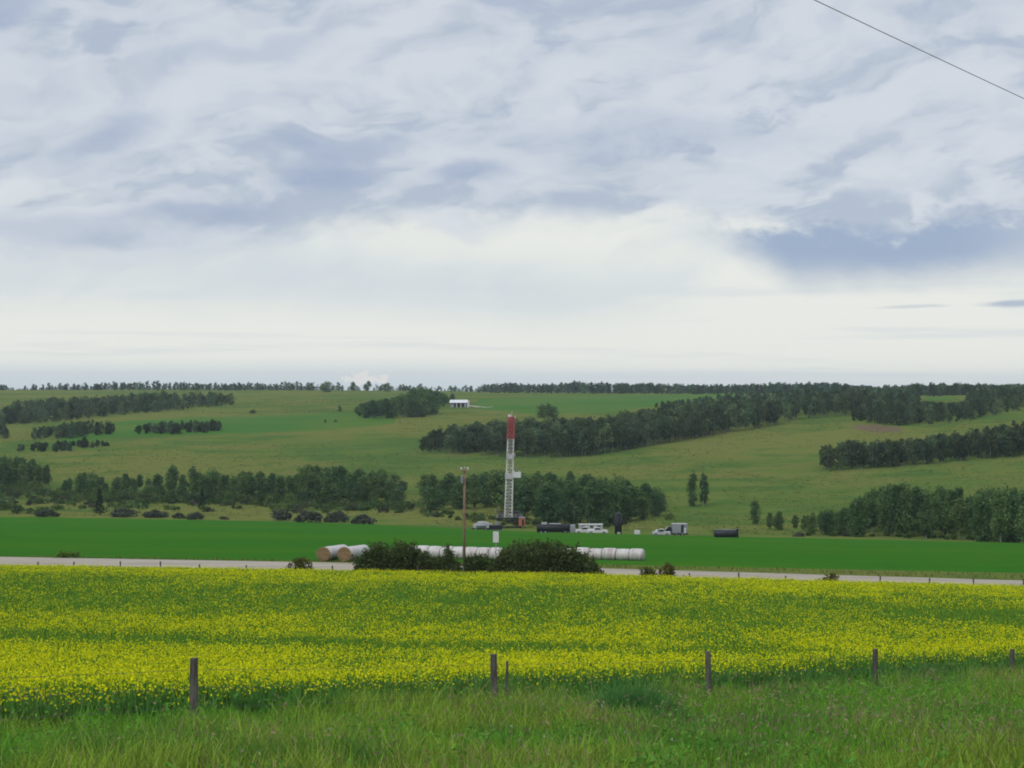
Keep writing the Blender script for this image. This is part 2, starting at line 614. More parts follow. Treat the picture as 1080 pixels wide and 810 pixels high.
_uf = np.linspace(-540, 1620, 145)
_T = np.array([np.interp(_uf, _us, _tabs[:, j]) for j in range(_tabs.shape[1])]).T
_k = np.exp(-0.5 * (np.arange(-20, 21) / 7.0) ** 2); _k /= _k.sum()
_T = np.array([np.convolve(np.pad(_T[:, j], 20, 'edge'), _k, 'valid') for j in range(_T.shape[1])]).T


def far_depth(X, Y):
    Ys = np.maximum(Y, 150.0)
    u = np.clip((CX + F * X / Ys + 540) / 15.0, 0, 143.999)
    v = np.clip((np.log(Ys) - _lY[0]) / (_lY[1] - _lY[0]), 0, 418.999)
    i, j = u.astype(int), v.astype(int)
    a, b = u - i, v - j
    h = (_T[i, j] * (1 - a) + _T[i + 1, j] * a) * (1 - b) + (_T[i, j + 1] * (1 - a) + _T[i + 1, j + 1] * a) * b
    amp = sstep(Y, 620, 900)
    return h + amp * 2.4 * (vfbm(X / 130.0, Y / 170.0, 3) - 0.5)


ROADC = math.cos(math.atan(0.17))


def road_d(X, Y):
    return (Y - (190 - 0.17 * np.clip(X, -400, 400))) * ROADC




def road_h(X):
    Xc = np.clip(X, -400, 90)
    return 19.6 + 0.006 * (Xc + np.sqrt(Xc * Xc + 100.0))


def ground(X, Y):
    X = np.asarray(X, float); Y = np.asarray(Y, float)
    d = road_d(X, Y)
    n = near_depth(X, Y) + 0.10 * (vfbm(X / 3.0, Y / 3.0, 3) - 0.5) * sstep(Y, 5, 15)
    n = np.where(d > -40, np.minimum(n, 20.7), n)
    f = far_depth(X, Y)
    w1 = sstep(d, -7.5, -4.6)
    w2 = sstep(d, 4.6, 9.0)
    return -(n * (1 - w1) + road_h(X) * w1 * (1 - w2) + f * w2)


_Yg = np.exp(np.linspace(math.log(22), math.log(4000), 2600))


def hit(px, row):
    """ground point seen at photo position (px,row)"""
    X = (px - CX) * _Yg / F
    r = CY - F * ground(X, _Yg) / _Yg
    ok = np.nonzero(r <= row)[0]
    k = ok[0] if len(ok) else len(_Yg) - 1
    k = max(k, 1)
    y = _Yg[k]
    r0, r1 = r[k - 1], r[k]
    if r0 != r1 and len(ok):
        y = _Yg[k - 1] + (_Yg[k] - _Yg[k - 1]) * np.clip((r0 - row) / (r0 - r1), 0, 1)
    x = (px - CX) * y / F
    return Vector((float(x), float(y), float(ground(x, y))))


# ------------------------------------------------------------------ setting: ground sheets
def grid_mesh(name, P):
    ny, nx = P.shape[:2]
    idx = np.arange(ny * nx).reshape(ny, nx)
    f = np.stack([idx[:-1, :-1], idx[:-1, 1:], idx[1:, 1:], idx[1:, :-1]], -1).reshape(-1, 4)
    return np_mesh(name, P.reshape(-1, 3), f, smooth_=True)


def build_ground():
    Y = np.concatenate([np.linspace(-110, -5, 16), np.linspace(0, 160, 130), np.linspace(161, 215, 90), np.exp(np.linspace(math.log(216), math.log(5000), 330))])
    s = np.concatenate([np.linspace(-0.62, -0.36, 30), np.linspace(-0.35, 0.35, 260), np.linspace(0.36, 0.62, 30)])
    YY, S = np.meshgrid(Y, s, indexing='ij')
    XX = S * (np.maximum(YY, 0) + 130)
    P = np.stack([XX, YY, ground(XX, YY)], -1)
    o = link_mesh('ground', grid_mesh('ground', P), M['meadow'])
    tag(o, 'olive green meadow and pasture rolling up to the skyline', 'ground', kind='structure')
    # gravel road: its own sheet, crown 5 cm above the bench it lies on
    xs = np.linspace(-330, 330, 260)
    ds = np.array([-4.6, -4.3, -2.0, 0.0, 2.0, 4.3, 4.6])
    lift = np.array([-0.15, 0.02, 0.07, 0.10, 0.07, 0.02, -0.15])
    XX, D = np.meshgrid(xs, ds, indexing='ij')
    YY = 190 - 0.17 * XX + D / ROADC
    ZZ = -road_h(XX) + np.broadcast_to(lift, XX.shape) + 0.02 * (vfbm(XX / 2, YY / 2, 2) - 0.5)
    ZZ[:, [0, -1]] -= 0.05
    o = link_mesh('road', grid_mesh('road', np.stack([XX, YY, ZZ], -1).transpose(1, 0, 2)), M['gravel'])
    tag(o, 'pale gravel road between the flowering field and the green field', 'road', kind='structure')


build_ground()


def sheet(name, bottom, top, mat, nx, ny, lift, label, cat, jitter=0.0):
    """a field lying on the ground between two outlines (given as seen in the photo)"""
    bx, br = zip(*bottom); tx, tr = zip(*top)
    P = np.zeros((ny, nx, 3))
    s = np.linspace(0, 1, nx)
    for i in range(nx):
        b_px = bx[0] + (bx[-1] - bx[0]) * s[i]; t_px = tx[0] + (tx[-1] - tx[0]) * s[i]
        b_r = np.interp(b_px, bx, br); t_r = np.interp(t_px, tx, tr)
        b_r += jitter * (vfbm(i * 0.3, 1.5, 3) - 0.5); t_r += jitter * (vfbm(i * 0.3, 9.5, 3) - 0.5)
        for j, k in enumerate(np.linspace(0, 1, ny)):
            px, row = b_px + (t_px - b_px) * k, b_r + (t_r - b_r) * k
            h = hit(px, row)
            edge = i in (0, nx - 1) or j in (0, ny - 1)
            P[j, i] = (h.x, h.y, h.z + (-0.25 if edge else lift))
    o = link_mesh(name, grid_mesh(name, P), mat)
    return tag(o, label, cat, kind='structure')


def green_field():
    # from the road verge to the valley floor, a low even crop
    far = [(-420, 541), (-200, 543), (0, 545), (140, 547), (270, 549.5), (400, 553), (540, 560), (700, 565), (810, 567), (950, 570), (1080, 573), (1300, 577), (1500, 581)]
    px = np.linspace(-420, 1500, 150)
    fr = np.interp(px, *zip(*far))
    n = 70
    P = np.zeros((n, len(px), 3))
    for i, p in enumerate(px):
        a = (p - CX) / F
        y0 = (190 + 8.2 / ROADC) / (1 + 0.17 * a)
        y1 = hit(p, fr[i]).y
        for j in range(n):
            t = j / (n - 1)
            y = y0 * (y1 / y0) ** t
            x = a * y
            z = float(ground(x, y))
            edge = i in (0, len(px) - 1) or j in (0, n - 1)
            P[j, i] = (x, y, z + (-0.2 if edge else 0.18))
    o = link_mesh('crop_field', grid_mesh('crop_field', P), M['crop'])
    tag(o, 'smooth bright green crop field beyond the gravel road', 'field', kind='structure')


green_field()
sheet('crop_field', [(60, 470), (125, 461), (200, 459), (330, 456), (420, 447)], [(60, 462), (125, 444), (200, 440), (330, 436), (420, 434)], M['farcrop'], 50, 14, 0.3,
      'far bright green field on the left hillside among tree belts', 'field', 1.5)
sheet('crop_field', [(500, 431), (560, 438), (640, 436), (700, 428), (790, 420)], [(500, 421), (560, 418), (640, 416), (700, 415.5), (790, 415)], M['farcrop'], 46, 12, 0.3,
      'far bright green field below the skyline behind the rig mast', 'field', 1.0)
sheet('crop_field', [(975, 422.5), (1010, 422)], [(972, 418.5), (1012, 418)], M['farcrop'], 12, 5, 0.4,
      'small green clearing inside the wood on the right skyline', 'field', 0.5)
sheet('bare_ground', [(893, 452), (925, 457.5), (955, 456)], [(905, 448), (925, 447.5), (950, 450.5)], M['dirt'], 24, 8, 0.12,
      'brown patch of bare soil below the right hand wood', 'soil', 2.0)
sheet('farm_track', [(494, 428.4), (515, 431.6), (522, 430)], [(494, 427.4), (515, 429.2), (521, 427.5)], M['gravel'], 16, 4, 0.3,
      'pale farm track bending beside the white roofed barn', 'track', 0.4)


# ------------------------------------------------------------------ foliage builders
def quads(c, size, r, aspect=1.0):
    """random leaf faces round centres c (N,3)"""
    n = len(c)
    a = r.normal(size=(n, 3)); a /= np.linalg.norm(a, axis=1)[:, None]
    b = r.normal(size=(n, 3)); b -= (b * a).sum(1)[:, None] * a
    b /= np.linalg.norm(b, axis=1)[:, None]
    s = (np.asarray(size) * (0.65 + 0.7 * r.random(n)))[:, None]
    a = a * s * 0.5; b = b * s * 0.5 * aspect
    v = np.stack([c - a * 1.1, c - b * 0.8, c + a * 1.1, c + b * 0.8], 1)
    return v.reshape(-1, 3)


def lobes_cloud(lobes, per, leaf, r):
    """lobes: list of (centre, radii xyz, tint)"""
    cs, ts = [], []
    for (c, rad, t) in lobes:
        d = r.normal(size=(per, 3)); d /= np.linalg.norm(d, axis=1)[:, None]
        q = r.random(per) ** 0.45
        cs.append(np.array(c) + d * q[:, None] * np.array(rad))
        ts.append(t * (0.8 + 0.4 * r.random(per)))
    c = np.concatenate(cs); t = np.concatenate(ts)
    v = quads(c, leaf, r)
    return v, np.repeat(t, 4)


def poplar_lobes(H, W, r, n, base=0.22):
    L = []
    for k in range(n):
        t = base + (1 - base) * ((k + r.random()) / n)
        prof = math.sin(min(1.0, (t - base + 0.12) / (0.55)) * PI / 2) * math.sqrt(max(0.0, 1.03 - ((t - base) / (1 - base)) ** 2.2))
        R = W / 2 * prof
        a = r.random() * 2 * PI
        q = math.sqrt(r.random()) * 0.75
        rad = W * (0.17 + 0.10 * r.random()) * (0.75 + 0.3 * prof)
        L.append(((R * q * math.cos(a), R * q * math.sin(a), t * H - rad * 0.4), (rad, rad, rad * (0.8 + 0.5 * r.random())), 0.72 + 0.56 * r.random()))
    return L


def shrub_lobes(H, W, r, n):
    L = []
    for k in range(n):
        a = r.random() * 2 * PI
        q = math.sqrt(r.random()) * 0.72
        rad = W * (0.16 + 0.09 * r.random())
        top = H * (1 - 0.75 * q * q)
        L.append(((W / 2 * q * math.cos(a), W / 2 * q * math.sin(a), max(rad * 0.5, top - rad * 0.8) * (0.55 + 0.45 * r.random())), (rad, rad, rad * 0.9), 0.72 + 0.56 * r.random()))
    return L


def trunk_mb(H, r0, r, limbs=5, spread=1.0, top=0.82):
    b = MB()
    pts = [(0, 0, -0.4)]
    x = y = 0
    for k in range(1, 6):
        x += (r.random() - 0.5) * 0.18; y += (r.random() - 0.5) * 0.18
        pts.append((x, y, H * top * k / 5))
    b.tube(pts, [r0 * (1.15 - k / 5 * 0.85) for k in range(6)], 7)
    for k in range(limbs):
        t = 0.3 + 0.5 * (k + r.random() * 0.8) / limbs
        i = min(4, int(t * 5)); p = Vector(pts[i]).lerp(Vector(pts[i + 1]), t * 5 - i)
        a = r.random() * 2 * PI
        L = spread * (1.2 - t) * (0.7 + 0.5 * r.random())
        e = p + Vector((math.cos(a) * L, math.sin(a) * L, L * 0.8))
        m = p.lerp(e, 0.5) + Vector((0, 0, -0.08 * L))
        b.tube([p, m, e], [r0 * 0.4 * (1.1 - t), r0 * 0.3 * (1.1 - t), r0 * 0.1], 5)
    return b


def qface(nv):
    return np.arange(nv).reshape(-1, 4)


TREE_PROTO = []
for k in range(9):
    r = np.random.default_rng(100 + k)
    H = 12.0
    W = [6.6, 7.6, 8.6, 6.2, 8.2, 9.4, 7.2, 6.2, 10.0][k]
    v, t = lobes_cloud(poplar_lobes(H, W, r, [26, 30, 34, 24, 32, 36, 28, 24, 36][k], [0.16, 0.22, 0.12, 0.28, 0.1, 0.08, 0.2, 0.34, 0.06][k]), 52, 0.62, r)
    cm = np_mesh('crown', v, qface(len(v)), t); cm.materials.append(M['leaf'])
    tm = trunk_mb(H, 0.16, r, 6, 2.2).mesh('trunk'); tm.materials.append(M['bark'] if k % 3 != 2 else M['darkbark'])
    TREE_PROTO.append((cm, tm, H))

SPRUCE_PROTO = []
for k in range(3):
    r = np.random.default_rng(200 + k)
    H, W = 12.0, [3.6, 4.4, 3.9][k]
    L = []
    for j in range(30):
        t = 0.06 + 0.9 * j / 30
        R = W / 2 * (1 - t) ** 0.8
        for q in range(4):
            a = r.random() * 2 * PI
            L.append(((R * 0.62 * math.cos(a), R * 0.62 * math.sin(a), t * H), (R * 0.42 + 0.12, R * 0.42 + 0.12, 0.32), 0.75 + 0.5 * r.random()))
    v, t = lobes_cloud(L, 12, 0.42, r)
    cm = np_mesh('crown', v, qface(len(v)), t); cm.materials.append(M['needle'])
    tm = trunk_mb(H, 0.15, r, 0, 1, 0.96).mesh('trunk'); tm.materials.append(M['darkbark'])
    SPRUCE_PROTO.append((cm, tm, H))

BUSH_PROTO = {}
for key, mt in (('greybush', M['greybush']), ('bush', M['leaf'])):
    BUSH_PROTO[key] = []
    for k in range(4):
        r = np.random.default_rng(300 + k)
        H, W = 3.0, [6.0, 5.0, 4.4, 5.4][k]
        v, t = lobes_cloud(shrub_lobes(H, W, r, 18), 46, 0.5, r)
        v[:, 2] = np.maximum(v[:, 2], 0.02)
        cm = np_mesh('foliage', v, qface(len(v)), t); cm.materials.append(mt)
        b = MB()
        for j in range(5):
            a = j * 2 * PI / 5 + r.random()
            b.tube([(0.1 * math.cos(a), 0.1 * math.sin(a), -0.2), (W * 0.14 * math.cos(a), W * 0.14 * math.sin(a), H * 0.35), (W * 0.26 * math.cos(a), W * 0.26 * math.sin(a), H * 0.7)], [0.06, 0.045, 0.02], 5)
        tm = b.mesh('stem'); tm.materials.append(M['darkbark'])
        BUSH_PROTO[key].append((cm, tm, H))


def place_plant(name, proto, pos, h, wscale, label, cat, group=None, parts=('crown', 'trunk')):
    cm, tm, H = proto
    o = empty(name, pos, random.random() * 6.28)
    s = h / H
    o.scale = (s * wscale, s * wscale, s)
    tag(o, label, cat, group)
    for me, nm in ((cm, parts[0]), (tm, parts[1])):
        c = bpy.data.objects.new(nm, me)
        COL.objects.link(c)
        c.parent = o
    return o


def tree_px(px, row, hpx, label, group=None, kind='tree', w=1.0, proto=None):
    """tree whose foot is seen at (px,row); height in photo pixels turned into metres"""
    p = hit(px, row)
    h = hpx * p.y / F
    if kind == 'spruce':
        return place_plant('spruce_tree', random.choice(SPRUCE_PROTO), p, h, w, label, 'tree', group)
    return place_plant('leafy_tree', proto or random.choice(TREE_PROTO), p, h, w, label, 'tree', group)


def in_poly(x, y, poly):
    c = False
    n = len(poly)
    for i in range(n):
        x0, y0 = poly[i]; x1, y1 = poly[(i + 1) % n]
        if (y0 > y) != (y1 > y) and x < (x1 - x0) * (y - y0) / (y1 - y0) + x0:
            c = not c
    return c


def sample_poly(poly, n, mind):
    xs, ys = zip(*poly)
    out = []
    tries = 0
    while len(out) < n and tries < n * 80:
        tries += 1
        x, y = random.uniform(min(xs), max(xs)), random.uniform(min(ys), max(ys))
        if not in_poly(x, y, poly):
            continue
        d = mind * (1.0 if tries < n * 40 else 0.6)
        if any(abs(x - a) < d and abs(y - b) < d * 0.35 for a, b in out):
            continue
        out.append((x, y))
    return out


def grove(poly, n, h0, h1, label, group, w=(0.85, 1.15), mind=7.0, name='leafy_tree', topcap=None):
    for (x, y) in sample_poly(poly, n, mind):
        h = random.uniform(h0, h1)
        if topcap:
            lim = y - np.interp(x, *zip(*topcap))
            h = min(h, max(lim * random.uniform(0.7, 1.0), 6))
        tree_px(x, y, h, label, group, w=random.uniform(*w))


# ---- valley trees one by one
G1 = 'trees of the wood behind the drilling rig'
L1 = 'leafy dark green tree in the wood right behind the drilling rig'
cap1 = [(438, 500), (460, 499), (480, 500), (520, 495), (560, 498), (600, 497), (640, 501), (680, 507), (706, 520)]
grove([(440, 528), (442, 519), (520, 520), (600, 521), (690, 530), (704, 543), (695, 547), (640, 556), (575, 556), (520, 541), (470, 535)], 92, 30, 50, L1, G1, w=(1.0, 1.4), mind=8, topcap=cap1)
tree_px(456, 538, 25, 'pale green round tree at the left front of the wood behind the rig', w=1.7, proto=TREE_PROTO[8])

G2 = 'trees of the loose valley wood left of the pole'
L2 = 'leafy tree in the loose valley wood left of the utility pole'
cap2 = [(190, 500), (215, 492), (245, 494), (275, 497), (310, 499), (330, 488), (360, 488), (390, 496), (428, 502)]
grove([(148, 524), (170, 517), (250, 517), (300, 520), (310, 526), (250, 532), (170, 530)], 28, 24, 34, L2, G2, w=(0.85, 1.25), mind=8, topcap=[(145, 505), (180, 491), (210, 490), (245, 496), (275, 497), (310, 503)])
grove([(305, 530), (320, 518), (400, 518), (428, 520), (420, 528), (350, 534)], 36, 26, 42, L2, G2, w=(0.95, 1.35), mind=8, topcap=[(300, 503), (315, 495), (332, 486), (358, 487), (380, 494), (400, 494), (428, 504)])

grove([(150, 530), (170, 526), (300, 527), (425, 530), (420, 536), (300, 535)], 26, 10, 19, 'low young tree along the front of the loose valley wood', 'low young trees before the loose valley wood', w=(1.2, 1.7), mind=9)
G3 = 'trees of the dense clump at the left edge of the valley'
L3 = 'tall dark tree in the dense clump at the left edge of the valley'
grove([(-30, 520), (-30, 508), (20, 506), (50, 510), (50, 518)], 22, 28, 40, L3, G3, w=(1.0, 1.3), mind=7, topcap=[(-30, 474), (0, 474), (16, 473), (34, 484), (52, 492)])
G4 = 'trees of the small valley clump near the left spruce'
L4 = 'tree of the small rounded clump up behind the left spruce'
grove([(66, 524), (72, 517), (120, 518), (122, 523), (95, 526)], 10, 20, 29, L4, G4, w=(1.0, 1.3), mind=8, topcap=[(64, 505), (80, 496), (95, 497), (122, 508)])
grove([(118, 523), (122, 517), (150, 517), (150, 524)], 6, 14, 20, 'short tree between the small clump and the loose valley wood', 'short valley trees', w=(1.1, 1.4), mind=7)

tree_px(105, 543, 29, 'dark narrow spruce at the left edge of the green field', kind='spruce', w=1.25)
tree_px(213, 537, 24, 'dark spruce standing in scrub before the loose valley wood', kind='spruce', w=1.35)
tree_px(731, 534, 35, 'left tree of the tall dark pair on the open slope', w=0.72, proto=TREE_PROTO[4])
tree_px(742, 534, 34, 'right tree of the tall dark pair on the open slope', w=0.72, proto=TREE_PROTO[0])
tree_px(796, 553, 25, 'small dark tree alone beside the right hand tree row', w=0.95, proto=TREE_PROTO[4])

G5 = 'trees of the tall row at the right field edge'
L5 = 'tall pale stemmed tree of the dense row at the right field edge'
cap5 = [(895, 518), (905, 512), (930, 514), (945, 506), (952, 502), (960, 511), (1000, 513), (1030, 515), (1060, 514), (1100, 512)]
grove([(898, 566), (905, 556), (1100, 560), (1130, 573), (1030, 570)], 66, 44, 62, L5, G5, w=(0.75, 1.05), mind=8, topcap=cap5)
grove([(1034, 572.5), (1036, 569), (1130, 571), (1130, 575)], 14, 50, 60, 'nearest dark tree at the right end of the field edge row', 'dark near trees at the right end', w=(0.8, 1.05), mind=9, topcap=[(1030, 516), (1130, 511)])
G6 = 'low trees left of the tall right hand row'
L6 = 'low round tree in front of the left end of the tall right row'
grove([(834, 561), (845, 556), (900, 556), (902, 566), (850, 564)], 17, 20, 30, L6, G6, w=(1.0, 1.3), mind=7, topcap=[(830, 545), (858, 537), (880, 536), (900, 533)])
for px, rw, hp in ((812, 558, 17), (821, 559, 19)):
    tree_px(px, rw, hp, 'short bushy tree just left of the low round trees', 'pair of short bushy trees', w=1.25)

# ---- trees up on the hill, seen one by one
for (px, rw, hp, ww, lb) in (
        (571, 440.5, 14, 1.4, 'left tree of the dark clump in the far green field'),
        (578, 440.5, 15, 1.4, 'middle tree of the dark clump in the far green field'),
        (584, 440.5, 12, 1.4, 'right tree of the dark clump in the far green field'),
        (325, 413.5, 8, 1.2, 'small lone tree below the skyline belt'),
        (345, 413.5, 11, 1.9, 'broad dark tree before the skyline belt'),
        (361, 413.5, 7, 1.1, 'slim short tree right of the broad skyline tree'),
        (372, 413.0, 10, 1.4, 'first round tree right of the slim skyline tree'),
        (388, 413.0, 11, 1.5, 'second round tree right of the slim skyline tree'),
        (408, 413.0, 9, 1.5, 'third round tree right of the slim skyline tree'),
        (358, 434.0, 6, 1.8, 'small bush like tree alone in the far pasture'),
        (343, 446.5, 4, 1.6, 'tiny lone tree in the far green field'),
        (354, 445.5, 3, 1.8, 'tiny shrub like tree beside the lone far tree'),
        (267, 436.0, 4, 3.0, 'low dark bush like tree on the far pasture')):
    tree_px(px, rw, hp, lb, w=ww)
G7 = 'trees of the dark clump left of the white barn'
grove([(378, 441), (386, 434), (425, 432), (470, 424), (479, 427), (448, 440), (400, 442)], 40, 13, 24, 'dark tree in the rounded clump left of the white roofed barn', G7, w=(1.3, 1.8), mind=5,
      topcap=[(378, 426), (395, 421), (412, 420), (420, 412), (435, 406), (460, 410), (479, 414)])

# ---- dark round shrubs at the edge of the green field
for i, (px, rw, hp, wpx, key, lb) in enumerate((
        (48, 545, 9, 34, 'greybush', 'low grey green shrub at the field edge left of the spruce'),
        (133, 545, 10, 40, 'greybush', 'grey brown round shrub just right of the left spruce'),
        (165, 546, 10, 28, 'greybush', 'second grey shrub right of the left spruce'),
        (188, 547, 7, 16, 'greybush', 'small low shrub between two grey round shrubs'),
        (206, 548, 9, 20, 'greybush', 'last grey shrub right of the left spruce'),
        (236, 548, 4, 10, 'greybush', 'tiny dark shrub alone on the tan strip'),
        (296, 549, 13, 28, 'greybush', 'leftmost of the dark round shrubs beside the green field'),
        (327, 551, 14, 38, 'greybush', 'broad dark shrub in the middle of the round shrubs'),
        (355, 551, 14, 28, 'greybush', 'dark shrub touching the broad one on its right'),
        (384, 553, 12, 30, 'greybush', 'separate dark round shrub right of the other three'),
        (0, 538, 14, 22, 'bush', 'dark bush at the left edge of the valley floor'))):
    p = hit(px, rw)
    q = random.choice(BUSH_PROTO[key])
    h = hpx = hp * p.y / F
    o = place_plant('round_shrub', q, p, h, 1.0, lb, 'shrub', None, ('foliage', 'stem'))
    ws = wpx * p.y / F / 5.2
    o.scale = (ws, ws, h / 3.0)


# ---- far woods: masses nobody could count, one object each
def wood(name, poly, n, h, label, top=None, wfac=0.85, base=0.12, trunk=0.16, pale=0.25, leaf=0.9, per=34, kindname='wood', tint=1.0, hue=(1, 1, 1), mind=None):
    r = np.random.default_rng(abs(hash(label)) % 1000 if False else len(label) * 31 + n)
    V, Tn, TV, TF = [], [], [], []
    nb = 0
    for (x, y) in sample_poly(poly, n, 2.0 if mind is None else mind):
        p = hit(x, y)
        hp = random.uniform(*h)
        if top:
            lim = y - np.interp(x, *zip(*top))
            hp = min(hp, max(lim * random.uniform(0.66, 1.0), 3.0))
        H = hp * p.y / F
        W = max(H * wfac * random.uniform(0.8, 1.25), 3.0)
        L = poplar_lobes(H, W, r, 11, base)
        shade = tint * random.choice((random.uniform(0.55, 1.0), random.uniform(0.8, 1.8)))
        v, t = lobes_cloud(L, per, leaf * min(1.3, max(0.8, H / 11)), r)
        v = v + np.array(p)
        V.append(v)
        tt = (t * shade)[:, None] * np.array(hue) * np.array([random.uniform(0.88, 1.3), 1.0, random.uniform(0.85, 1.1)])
        Tn.append(tt)
        # pale slim trunk
        tr = trunk
        q = np.array([[tr, 0, -0.5], [-tr * .5, tr * .87, -0.5], [-tr * .5, -tr * .87, -0.5], [tr * .4, 0, H * .8], [-tr * .2, tr * .35, H * .8], [-tr * .2, -tr * .35, H * .8]]) + np.array(p)
        TV.append(q)
        TF.append(np.array([[0, 1, 4, 3], [1, 2, 5, 4], [2, 0, 3, 5]]) + nb)
        nb += 6
    nv = sum(len(v) for v in V)
    verts = np.concatenate(V + TV)
    tint_ = np.concatenate(Tn + [np.ones((nb, 3))])
    f1 = qface(nv)
    f2 = np.concatenate(TF) + nv
    mi = np.concatenate([np.zeros(len(f1)), np.ones(len(f2))])
    me = np_mesh(name, verts, np.concatenate([f1, f2]), tint_, mi)
    o = link_mesh(name, me, [M['farleaf'], M['bark']])
    return tag(o, label, kindname, kind='stuff')


wood('far_wood', [(440, 478), (445, 473), (480, 466), (545, 460), (620, 458), (690, 446), (760, 436), (850, 428), (905, 424), (926, 430), (925, 437), (860, 441), (810, 450), (780, 455), (720, 466), (660, 475), (620, 482), (560, 483), (500, 480)],
     620, (19, 30), 'long dark wood climbing the slope right of the rig mast', top=[(440, 462), (452, 455), (475, 448), (520, 443), (560, 440), (620, 440), (680, 430), (700, 425), (760, 422), (830, 418), (905, 409), (926, 411)], base=0.3, trunk=0.28)
wood('far_wood', [(866, 497), (868, 488), (930, 481), (1000, 474), (1100, 464), (1120, 478), (1080, 481), (1000, 488), (930, 494)],
     190, (22, 34), 'dark wood band crossing the right hand slope', top=[(864, 470), (880, 465), (930, 463), (960, 461), (1000, 455), (1020, 454), (1050, 447), (1120, 440)], wfac=0.7, base=0.2, trunk=0.22)
wood('far_wood', [(896, 444), (905, 432), (960, 426), (1010, 432), (1100, 418), (1110, 428), (1060, 436), (1000, 447), (950, 450)],
     230, (16, 27), 'dark wood on the hillside under the right skyline', top=[(896, 434), (910, 424), (930, 418), (960, 422), (1000, 424), (1040, 419), (1080, 415), (1110, 412)])
wood('far_wood', [(905, 423), (920, 417), (970, 415), (1100, 410), (1120, 417), (1040, 417), (960, 418.5)],
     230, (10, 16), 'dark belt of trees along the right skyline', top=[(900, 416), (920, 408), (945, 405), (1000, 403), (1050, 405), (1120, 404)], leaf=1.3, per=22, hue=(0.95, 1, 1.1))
wood('far_wood', [(920, 424), (966, 418), (970, 430), (1020, 428), (1020, 417), (1120, 411), (1120, 420), (1010, 428), (930, 430)],
     150, (11, 17), 'dark wood filling the slope round the skyline clearing', top=[(915, 416), (940, 408), (966, 409), (970, 423.5), (1016, 423.5), (1020, 409), (1060, 408), (1120, 405)], leaf=1.2, per=24)
wood('far_wood', [(690, 430), (760, 421), (850, 416), (925, 414), (925, 424), (850, 428), (760, 436)],
     150, (9, 15), 'dark trees filling the slope below the skyline gap', top=[(690, 424), (760, 415), (850, 408), (900, 406), (925, 409)], leaf=1.2, per=22)
wood('far_wood', [(505, 414.5), (508, 412.5), (740, 413.5), (920, 411.5), (922, 414), (740, 416)],
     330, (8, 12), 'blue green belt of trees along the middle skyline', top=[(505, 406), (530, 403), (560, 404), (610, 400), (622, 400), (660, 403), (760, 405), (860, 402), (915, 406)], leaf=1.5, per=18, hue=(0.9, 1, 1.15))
wood('far_wood', [(-60, 450), (-40, 441), (14, 437), (60, 431), (150, 425), (246, 423), (247, 427.5), (150, 436), (60, 445), (0, 449)],
     330, (13, 20), 'large dark wood on the upper left hillside', top=[(-60, 428), (0, 432), (16, 422), (60, 418), (110, 417), (150, 413), (200, 413), (248, 414)])
wood('far_wood', [(34, 464), (38, 459), (70, 456), (116, 452), (122, 458), (80, 463)],
     46, (12, 17), 'dark wood in the middle of the left hillside', top=[(32, 451), (60, 446), (90, 443), (110, 442), (123, 449)])
wood('far_wood', [(-40, 465), (-40, 459), (8, 457), (11, 463)], 22, (14, 20), 'dark clump of trees cut by the left picture edge', top=[(-40, 446), (4, 447), (12, 453)])
wood('far_wood', [(142, 459), (146, 454), (230, 451), (239, 455), (200, 458)],
     54, (9, 15), 'isolated dark strip of trees right of the left woods', top=[(141, 448), (160, 445), (200, 443), (225, 441), (239, 447)])
wood('far_wood', [(10, 477), (20, 472), (60, 471), (108, 468), (118, 471), (80, 477)],
     36, (6, 13), 'scrubby low wood below the left hillside woods', top=[(10, 470), (40, 466), (75, 464), (90, 460), (105, 463), (120, 470)])
wood('far_wood', [(-60, 411.5), (-60, 409.5), (270, 409.5), (330, 410), (330, 412), (270, 412)],
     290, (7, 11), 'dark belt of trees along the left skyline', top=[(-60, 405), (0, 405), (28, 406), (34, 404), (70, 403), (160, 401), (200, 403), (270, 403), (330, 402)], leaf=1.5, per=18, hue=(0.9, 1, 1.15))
wood('far_wood', [(330, 411.5), (330, 409.5), (505, 411), (505, 413.5)],
     70, (5, 10), 'thin light belt of trees on the skyline above the barn', top=[(330, 404), (340, 401), (380, 402), (440, 402), (460, 404), (505, 406)], leaf=1.5, per=16, hue=(1.0, 1.1, 1.1), tint=1.15)


